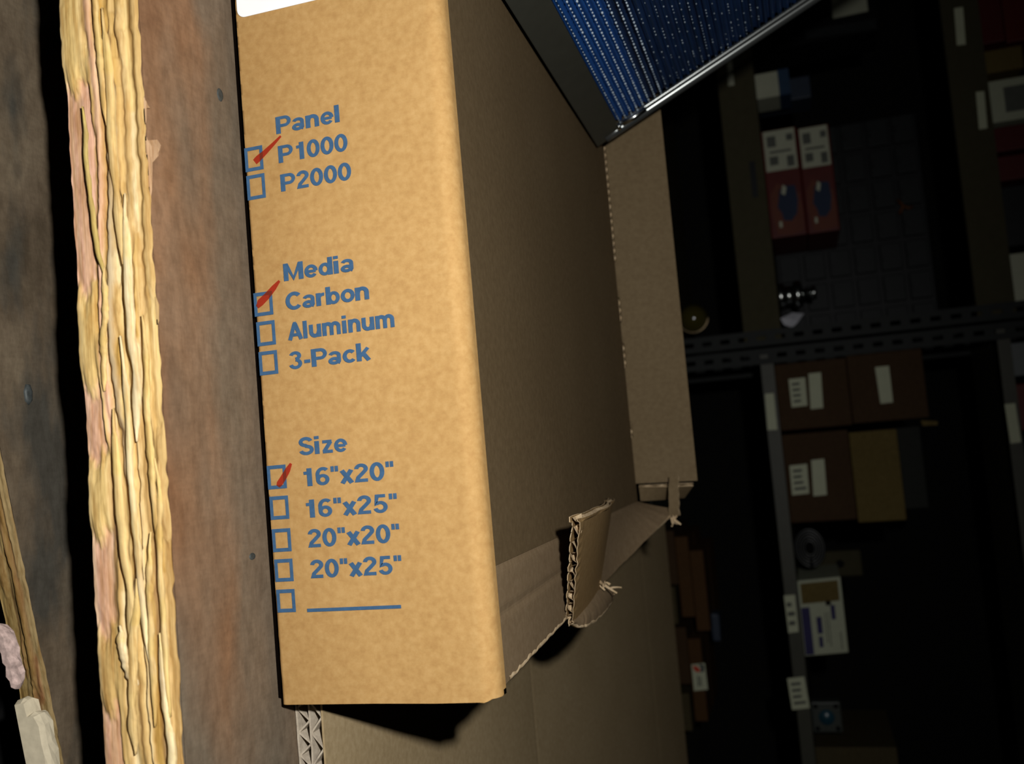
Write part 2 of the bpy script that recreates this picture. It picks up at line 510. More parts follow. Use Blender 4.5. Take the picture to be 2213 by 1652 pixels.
# chips torn up over the top edge of the board, lying on its brown face
CHIP_C = (0.47, 0.31, 0.185)
for k, (poly, col) in enumerate([
    ([(292, 196), (304, 208), (313, 214), (318, 226), (324, 234), (312, 234), (309, 246), (300, 262), (290, 256)], CHIP_C),
    ([(296, 286), (308, 300), (326, 303), (340, 302), (348, 314), (342, 322), (344, 332), (332, 340), (318, 334), (310, 346), (316, 362), (318, 378), (326, 388), (318, 402), (320, 418), (308, 430), (298, 400), (294, 340)], CHIP_C),
    ([(330, 640), (342, 655), (338, 690), (330, 700)], (0.5, 0.34, 0.15))]):
    pts = [at_z(X, Y, 0.0003) for X, Y in poly]
    for p in pts:
        p.y = max(p.y, YF - 0.0012)
    cen = sum(pts, Vector()) / len(pts)
    b = MB(); n = len(pts)
    b.add([p for p in pts] + [cen.lerp(p, 0.72) + Vector((0, 0, 0.0005 + 0.0005 * hash1(i, k))) for i, p in enumerate(pts)] + [cen + Vector((0, 0, 0.0008))] + [p - Vector((0, 0, 0.0008)) for p in pts],
          [(i, (i + 1) % n, n + (i + 1) % n, n + i) for i in range(n)] + [(n + i, n + (i + 1) % n, 2 * n) for i in range(n)] + [(2 * n + 1 + i, i, (i + 1) % n, 2 * n + 1 + (i + 1) % n)[::-1] for i in range(n)] + [tuple(2 * n + 1 + i for i in reversed(range(n)))])
    b.c = [(*col, 1)] * len(b.v)
    b.build('wood_chip', SPLINT, board)
for ya in (0.12, 0.30, 0.48, 0.66):
    b = MB(); b.box((X0, ya, -0.022), (X1, ya + 0.10, -0.0005)); b.build('deck_board', WOOD_TOP, pal, bevel=0.002)
for xa in (-0.78, -0.06 + 0.05, 0.60):
    b = MB(); b.box((xa, 0.056 if False else 0.03, -0.140), (xa + 0.04, 0.76, -0.0525)); b.build('stringer', WOOD_LOW, pal, bevel=0.002)
# a nail hole in the deck board
for (X, Y) in ((476, 205), (546, 1203)):
    p = at_z(X, Y, 0.0)
    b = MB(); b.lathe([(0.0, 0.0002), (0.0016, 0.0004), (0.0024, 0.0003), (0.003, -0.0006)], Matrix.Translation(p) @ Matrix.Diagonal((1.6 if Y < 400 else 0.8, 1.2, 1, 1)), 12)
    b.build('nail', NAIL, pal, smooth=True)

# lower pallet with an old skewed board
A0 = at_z(0, 960, -0.14); A1 = at_z(140, 1652, -0.14)
yaw = math.atan2(A1.y - A0.y, A1.x - A0.x)
lp = thing('wooden_pallet', (0, 0.3, -0.25), 'old dark pallet beneath, its skewed front board weathered and splintered brown', 'pallet', 'stacked pallets')
ML = Matrix.Translation(A0) @ Matrix.Rotation(yaw, 4, 'Z')
b = MB()
pts = []
for i in range(90):
    for j in range(24):
        x = -0.62 + 1.05 * i / 89; y = 0.0 + 0.30 * j / 23
        pts.append(ML @ Vector((x, y, -0.0004 - 0.0008 * vnoise(x * 30, j // 3))))
b.grid(pts, 90, 24)
b.box((-0.62, 0.001, -0.024), (0.43, 0.30, -0.0015), ML)
lb = b.build('deck_board', WOOD_LOW, lp, label='dark weathered board set askew')
splinter_face(-0.05, 0.43, -0.0235, 0.0, 0.0, 8, pal_old, 700, 44, 0.0035, 8, ML, 0.001).build('splintered_edge', SPLINT, lb, smooth=True, label='splintered brown wood edge')
p = at_z(62, 852, -0.14)
b = MB(); b.lathe([(0.0, 0.0006), (0.003, 0.0009), (0.0046, 0.0004), (0.005, -0.001)], Matrix.Translation(p) @ Matrix.Diagonal((1.45, 0.7, 1, 1)), 7)
b.build('nail', NAIL, lp, smooth=True)
for k, xa in enumerate((-0.50, 0.34)):
    b = MB(); b.box((xa, 0.02, -0.11), (xa + 0.06, 0.28, -0.0245), ML); b.build('stringer', WOOD_LOW, lp, bevel=0.002)
for xa in (-0.78, -0.01, 0.60):
    b = MB(); b.box((xa, 0.33, -0.25), (xa + 0.05, 0.76, -0.1405)); b.build('stringer', WOOD_LOW, lp, bevel=0.002)


# packing foam crumbs hanging below the lower board
def chunk(name, outline, y, thick, mat, label):
    o = [at_y(X, Y, y) for X, Y in outline]
    base = sum(o, Vector()) / len(o)
    b = MB(); rr = random.Random(len(outline))
    n = len(o); layers = 4
    pts = []
    for L in range(layers):
        s = L / (layers - 1)
        for p in o:
            q = base.lerp(p, 1.0 - 0.12 * (2 * s - 1) ** 2)
            pts.append(q + Vector((0.0012 * (rr.random() - .5), thick * s, 0.0012 * (rr.random() - .5))))
    b.grid(pts, layers, n, wrap=True)
    b.f.append(tuple(range(n))); b.f.append(tuple((layers - 1) * n + k for k in reversed(range(n))))
    me = b.build(name, mat)
    for v in me.data.vertices:
        v.co -= base
    me.location = base
    return own(me, label, 'foam scrap')


chunk('foam_scrap', [(26, 1518), (40, 1512), (50, 1516), (58, 1548), (66, 1542), (74, 1546), (86, 1570), (92, 1610), (100, 1640), (104, 1680), (60, 1690), (50, 1640), (40, 1590)], -0.050, 0.012, FOAM, 'long white packing foam scrap under the old splintered board')
chunk('foam_scrap', [(-16, 1350), (0, 1362), (6, 1374), (9, 1392), (15, 1404), (16, 1420), (22, 1436), (22, 1450), (28, 1464), (29, 1484), (25, 1496), (21, 1478), (14, 1470), (11, 1446), (4, 1436), (1, 1412), (-6, 1400), (-20, 1392)], -0.075, 0.010, FOAM_P, 'small pinkish crumbly foam scrap at the edge of the old board')

# ------------------------------------------------------------------ flattened double-wall carton (lower right)
SZ = 0.0203
SY = 0.0255


def sheet_z(y):
    return SZ + (0.0 if y < 0.50 else 0.054 * ((y - 0.50) / 0.75) ** 1.15)


sh = thing('flattened_carton', (0.42, 0.6, 0.0), 'flattened double-wall brown carton lying on the pallet right of the printed carton', 'carton')
sx0, sx1, sy1 = 0.0055, 0.70, 1.25
b = MB()
ys = [SY + (sy1 - SY) * i / 60 for i in range(61)] + [0.4935, 0.4965, 0.50, 0.5035, 1.05, 1.0535, 1.057]
ys = sorted(ys)
for side in (0, 1):
    pts = []
    for y in ys:
        for j in range(24):
            x = (-0.02 if y > 0.60 else sx0) + (sx1 - (-0.02 if y > 0.60 else sx0)) * j / 23
            cre = -0.0005 * math.exp(-((y - 0.498) / 0.003) ** 2) - 0.0005 * math.exp(-((y - 1.053) / 0.004) ** 2)
            pts.append((x, y - 0.0006 * (vnoise(x * 90, 2) if y == ys[0] else 0), sheet_z(y) + cre - side * 0.0015))
    b.grid(pts, len(ys), 24, flip=bool(side))
n0 = len(ys) * 24
for j in range(23):
    b.f.append((j, n0 + j, n0 + j + 1, j + 1)); a = (len(ys) - 1) * 24
    b.f.append((a + j, a + j + 1, n0 + a + j + 1, n0 + a + j))
for i in range(len(ys) - 1):
    for j in (0, 23):
        b.f.append((i * 24 + j, (i + 1) * 24 + j, n0 + (i + 1) * 24 + j, n0 + i * 24 + j))
b.build('top_liner', K_SHEET, sh)
for zz in (0.0097, 0.0004):
    b = MB(); pts = []
    for s in (0, 1):
        for j in range(140):
            x = sx0 + (sx1 - sx0) * j / 139
            pts.append(Vector((x, SY - 0.0004 + 0.0006 * (vnoise(x * 140, zz * 1e4) - 0.5), zz + 0.0013 * s + 0.0007 * (vnoise(x * 60, 4 + zz * 1e4) - .5))))
    o = len(b.v)
    allp = pts + [p + Vector((0, 0.40, 0)) for p in pts]
    b.v += [tuple(p) for p in allp]
    for j in range(139):
        b.f += [(j, j + 1, 140 + j + 1, 140 + j), (280 + j, 420 + j, 420 + j + 1, 280 + j + 1), (140 + j, 140 + j + 1, 420 + j + 1, 420 + j), (j, 280 + j, 280 + j + 1, j + 1)]
    b.build('middle_liner' if zz > 0.005 else 'bottom_liner', K_FLUTE, sh)
for (z0, z1, ph, pitch) in ((0.0017, 0.0097, 0.6, 0.0155), (0.0110, 0.0187, 2.9, 0.0205)):
    b = MB(); pts = []
    n = 900
    for s in (0, 1):
        for j in range(n):
            x = sx0 + (0.30 - sx0) * j / (n - 1)
            a = 2 * math.pi * (x + 0.002 * vnoise(x * 50, z0 * 1e4)) / pitch + ph
            tri = math.asin(0.985 * math.sin(a)) / 1.398
            pts.append(Vector((x, SY + 0.0004, z0 + (z1 - z0) * (0.5 + 0.5 * tri))))
    th = 0.0006
    allp = []
    for dy in (0, 0.3):
        for s in (0, 1):
            for j in range(n):
                p = pts[j]; q = pts[min(j + 1, n - 1)]; o_ = pts[max(j - 1, 0)]
                tx, tz = q.x - o_.x, q.z - o_.z; L = math.hypot(tx, tz)
                nn = Vector((-tz / L, 0, tx / L))
                allp.append(p + nn * th * (s * 2 - 1) + Vector((0, dy, 0)))
    b.v = [tuple(p) for p in allp]
    for j in range(n - 1):
        b.f += [(j, j + 1, n + j + 1, n + j), (j, 2 * n + j, 2 * n + j + 1, j + 1), (n + j, n + j + 1, 3 * n + j + 1, 3 * n + j)]
    b.build('flute', K_FLUTE, sh)

# ------------------------------------------------------------------ the printed carton
BH, BD, BXL = 0.150, 0.545, -0.62
XC = -0.078                                   # crease where the right end flap starts
bx = thing('printed_carton', (-0.3, 0.27, 0.0), 'brown corrugated carton with blue checkbox printing, lying on the splintered pallet board', 'carton')
# front panel with the rounded fold along its top
b = MB()
nu = 420
prof = [(0.0022, 0.0060), (0.0007, 0.0066), (0.0, 0.0085), (0.0, 0.07), (0.0, 0.11), (0.0, 0.138)]
rad = 0.011
for k in range(1, 11):
    a = math.pi / 2 * k / 10
    prof.append((rad - rad * math.cos(a), 0.139 + rad * math.sin(a)))
prof += [(0.016, 0.1500)]
pts = []
for i in range(nu):
    x = BXL + (0.0 - BXL) * i / (nu - 1)
    endr = 0.0
    for k, (y, z) in enumerate(prof):
        zz = z
        if k == 0:
            zz += 0.0008 * (vnoise(x * 210, 3) - 0.5) + 0.0008 * (vnoise(x * 40, 8) - 0.5)
        if k >= 6:
            zz += 0.0008 * (vnoise(x * 190, 11) - 0.5) * min(1, (k - 5) / 3) * min(1, max(0, (14 - k) / 3))
        xx = x
        if i == nu - 1:
            xx = x + 0.0010 * (vnoise(z * 300, 5) - 0.5) - (0.005 * max(0, (z - 0.139) / 0.011) ** 2 if z > 0.139 else 0)
        pts.append((xx, y - 0.0006 * (vnoise(x * 12, 2) - 0.5), zz))
np_ = len(prof)
b.grid(pts, nu, np_)
off = len(b.v)
inner = []
for i in range(nu):
    for k in range(np_):
        x, y, z = pts[i * np_ + k]
        if z > 0.139:
            a = min(1.0, max(0.0, (z - 0.139) / rad)); a = math.asin(a)
            ny, nz_ = math.cos(a), math.sin(a)
        else:
            ny, nz_ = 1.0, 0.0
        inner.append((x, y + 0.0040 * ny, z - 0.0040 * nz_))
b.grid(inner, nu, np_, flip=True)
for i in range(nu - 1):
    b.f.append((i * np_, off + i * np_, off + (i + 1) * np_, (i + 1) * np_))
for k in range(np_ - 1):
    a = (nu - 1) * np_ + k
    b.f.append((a, off + a, off + a + 1, a + 1))
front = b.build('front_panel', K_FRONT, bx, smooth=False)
for p_ in front.data.polygons:
    p_.use_smooth = True
md = front.modifiers.new('sharp', 'EDGE_SPLIT'); md.split_angle = math.radians(50)

# top panel with a soft crease, sagging a little
b = MB()
nxp, nyp = 60, 60
for s in (0, 1):
    pts = []
    for i in range(nxp):
        x = BXL + (XC - BXL) * i / (nxp - 1)
        for j in range(nyp):
            y = 0.0148 + (BD - 0.0148) * j / (nyp - 1)
            sag = -0.0025 * math.sin(math.pi * (y / BD)) * math.sin(math.pi * min(1, (x - BXL) / (XC - BXL) * 0.98))
            pts.append((x, y, BH - 0.0003 + sag - 0.004 * s))
    b.grid(pts, nxp, nyp, flip=bool(s))
n0 = nxp * nyp
for i in range(nxp - 1):
    for j in (0, nyp - 1):
        b.f.append((i * nyp + j, (i + 1) * nyp + j, n0 + (i + 1) * nyp + j, n0 + i * nyp + j))
for j in range(nyp - 1):
    for i in (0, nxp - 1):
        b.f.append((i * nyp + j, i * nyp + j + 1, n0 + i * nyp + j + 1, n0 + i * nyp + j))
b.build('top_panel', K_TOP_SHADE, bx, smooth=False)
b = MB(); b.box((BXL, 0.030, 0.0005), (-0.079, 0.545, 0.0042)); b.build('bottom_panel', K_TOP_SHADE, bx)
b = MB(); b.box((BXL, 0.0058, 0.0004), (-0.003, 0.0295, 0.0046)); b.build('gap_shade_strip', plain('gap_shade_black', (0.003, 0.002, 0.0015), 1.0, 0.0), bx, label='black strip drawn as the shade in the gap under the printed panel')  # no real part: the dark gap under the panel, painted as a black strip
b = MB(); b.box((BXL, 0.541, 0.005), (-0.079, 0.5448, 0.1455)); b.build('back_panel', K_TOP_SHADE, bx)
b = MB(); b.box((BXL, 0.0045, 0.005), (BXL + 0.004, 0.540, 0.1455)); b.build('end_panel', K_TOP_SHADE, bx)


def corr(P, nu, nv, t, waves, axis='u', mat=None, name='flap', parent=None, liner=0.0007, nscale=1.0, **props):
    """corrugated board following the surface P(u, v): two liners and a wavy flute between; returns the object (one mesh)"""
    b = MB(); edge = []

    def fr(u, v):
        e = 1e-3
        p = P(u, v)
        du = P(min(u + e, 1), v) - P(max(u - e, 0), v); dv = P(u, min(v + e, 1)) - P(u, max(v - e, 0))
        n = du.cross(dv)
        return p, n.normalized() * nscale
    F = [[fr(i / (nu - 1), j / (nv - 1)) for j in range(nv)] for i in range(nu)]
    for (a, c_) in ((0.0, liner), (t - liner, t)):
        o = len(b.v)
        for d in (a, c_):
            for i in range(nu):
                for j in range(nv):
                    p, n = F[i][j]; b.v.append(tuple(p - n * d))
        N = nu * nv
        for i in range(nu - 1):
            for j in range(nv - 1):
                q = (i * nv + j, i * nv + j + 1, (i + 1) * nv + j + 1, (i + 1) * nv + j)
                b.f.append(tuple(o + k for k in q)); b.f.append(tuple(o + N + k for k in reversed(q)))
        for i in range(nu - 1):
            for j in (0, nv - 1):
                q = (i * nv + j, (i + 1) * nv + j, N + (i + 1) * nv + j, N + i * nv + j); edge.append(len(b.f)); b.f.append(tuple(o + k for k in q))
        for j in range(nv - 1):
            for i in (0, nu - 1):
                q = (i * nv + j, i * nv + j + 1, N + i * nv + j + 1, N + i * nv + j); edge.append(len(b.f)); b.f.append(tuple(o + k for k in q))
    # flute
    na = int(waves * 10) + 1; nb = 44
    pts = []
    for i in range(na):
        for j in range(nb):
            a = i / (na - 1); c_ = 0.004 + 0.992 * j / (nb - 1)
            u, v = (a, c_) if axis == 'u' else (c_, a)
            p, n = fr(u, v)
            d = liner * 1.15 + (t - 2.3 * liner) * (0.5 + 0.5 * math.sin(2 * math.pi * waves * a + 0.8 * vnoise(a * waves * 0.7, 3)))
            pts.append(p - n * d)
    n_f = len(b.f)
    b.grid(pts, na, nb)
    edge += range(n_f, len(b.f))
    ob = b.build(name, mat, parent, smooth=False, **props)
    ob.data.materials.append(K_EDGE)          # raw paper shows along the cut
    for k in edge:
        ob.data.polygons[k].material_index = 1
    return ob


# right end flap of the top panel, dragged up towards the back
CORN = at_y(1460, 1101, 0.54)


def P_flap(u, v):
    y = 0.0148 + 0.5292 * v
    lift = max(0.0, (v - 0.62) / 0.38) ** 1.6
    xo = -0.006 - 0.016 * min(v / 0.70, 1.0) + (CORN.x + 0.022) * lift
    zo = BH - 0.0005 + (CORN.z - BH) * lift - 0.002 * math.sin(math.pi * min(1, v * 1.6))
    xo += 0.0009 * (vnoise(y * 120, 6) - 0.5)
    dip = -0.0012 * math.exp(-(u / 0.05) ** 2) - 0.0010 * math.exp(-((u - 0.42) / 0.05) ** 2) * (v < 0.35)
    x = XC + (xo - XC) * u
    z = BH + (zo - BH) * (u ** 1.25) + dip
    return Vector((x, y + 0.012 * u * lift * 0, z))


corr(P_flap, 40, 150, 0.0048, 14, 'u', K_END_SHADE, 'end_flap', bx, label='torn right end flap of the carton top')
# front liner lip of the flap, paler where the paper is torn
b = MB(); pts = []
n = 80
for i in range(n):
    v = 0.02 + 0.30 * i / (n - 1)
    p = P_flap(1.0, v)
    wv = 0.0030 * (0.5 + 0.7 * vnoise(i * 0.5, 3)) * (1 - 0.3 * i / n)
    for (dx, dz) in ((-wv, 0.0002), (-wv * 0.5, 0.0008), (0.0004, 0.0003), (0.0003, -0.0012)):
        pts.append(p + Vector((dx, 0, dz)))
b.grid(pts, n, 4)
b.build('torn_liner', K_EDGE, bx, smooth=True)

# folded-up torn tab standing on the flap
N0 = Vector((-0.0112, 0.186, 0.1525)); TT = at_z(1254, 1122, 0.186); FF = at_z(1326, 1078, 0.158); HH = at_z(1296, 1275, 0.1505)


def P_tab(u, v):
    # u: from free (near) edge to hinge, v: from bottom to tip
    a = N0.lerp(TT, v); c_ = HH.lerp(FF, v)
    p = a.lerp(c_, u)
    p = p + Vector((0.0, 0.0, 0.006 * math.sin(math.pi * u) * (0.3 + 0.7 * v)))
    if u < 0.05:
        p += Vector((0.001 * (vnoise(v * 16, 2) - 0.5), 0.0, 0.0018 * (vnoise(v * 22, 9) - 0.5)))
    if v > 0.97:
        p += Vector((0, 0, 0.004 * (vnoise(u * 9, 7) - 0.5)))
    return p


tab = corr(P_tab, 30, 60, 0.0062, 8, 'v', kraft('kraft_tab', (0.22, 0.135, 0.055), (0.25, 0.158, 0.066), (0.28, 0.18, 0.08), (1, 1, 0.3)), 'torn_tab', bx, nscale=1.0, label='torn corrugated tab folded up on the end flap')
# curled strip of the flap edge right of the tab
C_OUT = [at_z(X, Y, z) for X, Y, z in ((1236, 1350, .1505), (1250, 1356, .153), (1266, 1354, .156), (1288, 1342, .157), (1308, 1322, .156), (1322, 1302, .154), (1327, 1290, .152))]
C_IN = [at_z(X, Y, z) for X, Y, z in ((1236, 1342, .152), (1246, 1330, .152), (1258, 1312, .152), (1272, 1294, .152), (1286, 1280, .152), (1302, 1272, .152), (1316, 1270, .151))]


def pline(L, v):
    k = min(v * (len(L) - 1), len(L) - 1.0001); i = int(k); return L[i].lerp(L[i + 1], k - i)


def P_curl(u, v):
    p = pline(C_IN, v).lerp(pline(C_OUT, v), u)
    return p + Vector((0, 0, 0.0022 * math.sin(math.pi * u) + 0.0008 * (vnoise(v * 24, 4) - 0.5) * u))


corr(P_curl, 14, 60, 0.0052, 3, 'u', K_END_SHADE, 'torn_strip', bx, label='curled strip torn from the flap edge')


b = MB(); pts = []
for i in range(60):
    p = P_curl(1.0, i / 59)
    wv = 0.0016 * (0.5 + 0.9 * vnoise(i * 0.5, 3))
    d = (P_curl(1.0, i / 59) - P_curl(0.8, i / 59)).normalized()
    for (s1, dz) in ((-wv, 0.0006), (0.0006, 0.0008), (0.0008, -0.0012), (-0.001, -0.0014)):
        pts.append(p + d * s1 + Vector((0, 0, dz)))
b.grid(pts, 60, 4)
b.build('torn_liner', K_EDGE, bx, smooth=True)


# shreds of paper
def shred(base, n, size, seed, mat=K_EDGE):
    rr = random.Random(seed); b = MB()
    for k in range(n):
        a = Vector(base) + Vector((rr.uniform(-.4, .4), rr.uniform(-.4, .4), rr.uniform(-.3, .3))) * size
        d = Vector((rr.uniform(-1, 1), rr.uniform(-0.6, 0.4), rr.uniform(-0.5, 1))).normalized(); wdir = d.cross(Vector((rr.random(), 1, rr.random()))).normalized()
        L = size * rr.uniform(0.5, 1.3); cur = Vector((rr.uniform(-1, 1), 0, rr.uniform(-1, 1))) * 0.5
        pts = []; nn = wdir.cross(d)
        for i in range(7):
            s = i / 6; p = a + d * L * s + cur * L * s * s
            ww = size * 0.16 * (1 - 0.5 * s)
            for e, f_ in ((-1, 0), (1, 0), (1, 1), (-1, 1)):
                pts.append(p + wdir * ww * e + nn * 0.0005 * f_)
        b.grid(pts, 7, 4, wrap=True)
        o = len(b.v) - 28; b.f += [(o, o + 1, o + 2, o + 3), (o + 27, o + 26, o + 25, o + 24)]
    return b.build('paper_shred', mat, bx)


shred(at_z(1300, 1262, 0.153), 6, 0.008, 5)
shred(at_z(1318, 1270, 0.151), 5, 0.007, 6)
shred(at_y(1456, 1124, 0.535), 7, 0.009, 7)
# narrow strip standing at the back corner of the flap
q0, q1, q2, q3 = at_y(1447, 1112, 0.535), at_y(1470, 1112, 0.535), at_y(1466, 1032, 0.538), at_y(1446, 1032, 0.538)


def P_strip(u, v):
    p = q0.lerp(q3, v).lerp(q1.lerp(q2, v), u)
    return p + Vector((0.0015 * (vnoise(u * 5, 3) - .5) * (v > 0.95), -0.004 * math.sin(math.pi * v), 0.0015 * (vnoise(v * 7, 1) - .5)))


corr(P_strip, 10, 24, 0.004, 5, 'v', K_FLAP_SHADE, 'torn_strip', bx, nscale=-1.0)

# upright back flap
z1 = at_y(1420, 250, 0.548).z
fx1b = at_y(1378, 1045, 0.548).x; fx1t = at_y(1505, 1040, 0.548)


def P_back(u, v):
    # u along x, v up
    xr = fx1b + (fx1t.x - fx1b) * v
    x = BXL + (xr - BXL) * u
    z = 0.1455 + (0.2172 - 0.1455) * v
    y = 0.548 + 0.010 * v
    if v == 0:
        z += 0.0016 * (vnoise(u * 18, 2) - 0.5)
    return Vector((x, y, z))


corr(P_back, 60, 14, 0.0042, 60, 'u', K_FLAP_SHADE, 'back_flap', bx, nscale=-1.0, label='plain upright flap at the back of the carton')
o4 = [at_y(1381, 1049, 0.552), at_y(1498, 1044, 0.556), at_y(1478, 1070, 0.58), at_y(1383, 1080, 0.56)]


def P_led(u, v):
    return o4[0].lerp(o4[1], u).lerp(o4[3].lerp(o4[2], u), v)


corr(P_led, 12, 10, 0.004, 4, 'u', K_FLAP_SHADE, 'corner_flap', bx, nscale=1.0)

# ---- white sticker on the front panel
b = MB()
sx1_, sz0, sz1, sx0_ = -0.4472, 0.0085, 0.11, -0.56
rr_ = 0.0055
poly = []
for (cx_, cz_, a0) in ((sx1_ - rr_, sz0 + rr_, -90), (sx1_ - rr_, sz1 - rr_, 0), (sx0_ + rr_, sz1 - rr_, 90), (sx0_ + rr_, sz0 + rr_, 180)):
    for k in range(8):
        a = math.radians(a0 + 90 * k / 7)
        poly.append(Vector((cx_ + rr_ * math.cos(a), -0.0009, cz_ + rr_ * math.sin(a))))
b.prism(poly, (0, 0.0004, 0))
b.build('sticker', STICKER, front, label='blank white round-cornered sticker')

# ---- printing on the front panel (reads upwards along the panel's height)
YP = -0.0008


def arc(cx, cy, rx, ry, a0, a1, n=22):
    return [(cx + rx * math.cos(math.radians(a0 + (a1 - a0) * i / n)), cy + ry * math.sin(math.radians(a0 + (a1 - a0) * i / n))) for i in range(n + 1)]


# heavy grotesque letters as pen strokes: (advance, [(stroke width, closed?, points)])
W1, W2 = 0.22, 0.175
GL = {
    'P': (0.76, [(W1, 0, [(.11, 0), (.11, 1)]), (W2, 0, [(.11, .915)] + arc(.42, .685, .21, .23, 90, -90) + [(.11, .455)])]),
    'a': (0.64, [(W2, 0, arc(.29, .50, .19, .145, 165, 0) + [(.48, .16)] + arc(.56, .14, .08, .07, 180, 250, 6)), (W2, 1, arc(.265, .20, .18, .125, 0, 360))]),
    'n': (0.69, [(W1, 0, [(.11, 0), (.11, .73)]), (W1 * .95, 0, [(.13, .40)] + arc(.325, .43, .195, .215, 175, 0) + [(.52, 0)])]),
    'e': (0.64, [(W2 * .9, 0, [(.10, .35), (.53, .35)]), (W2, 0, arc(.315, .36, .215, .285, 0, 322, 34))]),
    'l': (0.33, [(W1, 0, [(.13, 0), (.13, 1)])]),
    '1': (0.62, [(W1, 0, [(.38, 0), (.38, 1)]), (W2, 0, [(.40, .80), (.30, .745), (.13, .735)])]),
    '0': (0.66, [(W2 * 1.08, 1, arc(.32, .5, .215, .42, 0, 360, 30))]),
    '2': (0.66, [(W2 * 1.05, 0, arc(.32, .72, .20, .20, 178, -28) + [(.36, .46), (.18, .26), (.13, .085), (.58, .085)])]),
    '3': (0.66, [(W2, 0, arc(.31, .74, .19, .175, 165, -88)), (W2, 0, arc(.31, .295, .215, .215, 88, -168))]),
    '5': (0.66, [(W2, 0, [(.55, .915), (.20, .915), (.15, .50), (.20, .53)] + arc(.32, .315, .215, .24, 118, -165))]),
    '6': (0.66, [(W2, 1, arc(.33, .305, .205, .225, 0, 360)), (W2, 0, arc(.36, .60, .24, .315, 45, 180, 16) + [(.125, .42), (.125, .31)])]),
    'M': (0.95, [(W1, 0, [(.11, 0), (.11, 1)]), (W1, 0, [(.80, 0), (.80, 1)]), (W2, 0, [(.14, .96), (.455, .10), (.77, .96)])]),
    'd': (0.68, [(W2, 1, arc(.30, .355, .195, .275, 0, 360)), (W1, 0, [(.545, 0), (.545, 1)])]),
    'b': (0.68, [(W2, 1, arc(.36, .355, .195, .275, 0, 360)), (W1, 0, [(.115, 0), (.115, 1)])]),
    'i': (0.33, [(W1, 0, [(.13, 0), (.13, .72)]), (W1, 0, [(.13, .83), (.13, 1.0)])]),
    'C': (0.80, [(W1 * .92, 0, arc(.42, .5, .31, .415, 42, 318, 34))]),
    'r': (0.45, [(W1, 0, [(.11, 0), (.11, .73)]), (W2, 0, [(.13, .38)] + arc(.36, .42, .23, .215, 175, 82, 10))]),
    'o': (0.66, [(W2 * 1.05, 1, arc(.325, .36, .225, .285, 0, 360))]),
    'A': (0.78, [(W1 * .95, 0, [(.08, 0), (.37, .93)]), (W1 * .95, 0, [(.68, 0), (.39, .93)]), (W1 * .6, 0, [(.30, .95), (.46, .95)]), (W2, 0, [(.20, .28), (.56, .28)])]),
    'u': (0.70, [(W1, 0, [(.535, 0), (.535, .73)]), (W1 * .95, 0, [(.115, .73), (.115, .30)] + arc(.31, .30, .195, .215, 180, 360) + [(.53, .34)])]),
    'm': (1.02, [(W1, 0, [(.11, 0), (.11, .73)]), (W1 * .92, 0, [(.13, .42)] + arc(.30, .46, .18, .19, 175, 0) + [(.48, 0)]), (W1 * .92, 0, [(.49, .42)] + arc(.67, .46, .18, .19, 175, 0) + [(.85, 0)])]),
    'k': (0.64, [(W1, 0, [(.11, 0), (.11, 1)]), (W2, 0, [(.16, .26), (.52, .71)]), (W1 * .9, 0, [(.28, .46), (.54, .01)])]),
    'c': (0.62, [(W2 * 1.05, 0, arc(.325, .36, .225, .285, 42, 318, 28))]),
    'S': (0.74, [(W2 * 1.05, 0, arc(.36, .725, .235, .19, 12, 262, 22) + arc(.37, .28, .255, .20, 84, -168, 24))]),
    'z': (0.58, [(W2, 0, [(.06, .64), (.49, .64)]), (W2 * 1.1, 0, [(.44, .62), (.12, .10)]), (W2, 0, [(.06, .085), (.52, .085)])]),
    '-': (0.38, [(W2 * 1.1, 0, [(.05, .36), (.33, .36)])]),
    '"': (0.42, [(0.145, 0, [(.11, .69), (.11, 1)]), (0.145, 0, [(.29, .69), (.29, 1)])]),
    'x': (0.60, [(W1 * .95, 0, [(.09, 0), (.50, .72)]), (W1 * .95, 0, [(.50, 0), (.09, .72)])]),
}


def stroke(pts, wd, closed):
    """polyline -> (verts, quads) of even width"""
    if closed:
        pts = pts[:-1]
    n = len(pts); L = []; Rr = []
    for i in range(n):
        a = pts[(i - 1) % n] if closed or i > 0 else pts[i]
        c = pts[(i + 1) % n] if closed or i < n - 1 else pts[i]
        p = pts[i]
        d1 = (p[0] - a[0], p[1] - a[1]); d2 = (c[0] - p[0], c[1] - p[1])
        l1, l2 = math.hypot(*d1), math.hypot(*d2)
        if l1 < 1e-9: d1, l1 = d2, l2
        if l2 < 1e-9: d2, l2 = d1, l1
        n1 = (-d1[1] / l1, d1[0] / l1); n2 = (-d2[1] / l2, d2[0] / l2)
        m = (n1[0] + n2[0], n1[1] + n2[1]); lm = math.hypot(*m) or 1
        m = (m[0] / lm, m[1] / lm); k = min(1.6, 1 / max(0.3, m[0] * n1[0] + m[1] * n1[1])) * wd / 2
        L.append((p[0] + m[0] * k, p[1] + m[1] * k)); Rr.append((p[0] - m[0] * k, p[1] - m[1] * k))
    f = [(i, i + 1, n + i + 1, n + i) for i in range(n - 1)]
    if closed:
        f.append((n - 1, 0, n, 2 * n - 1))
    return L + Rr, f


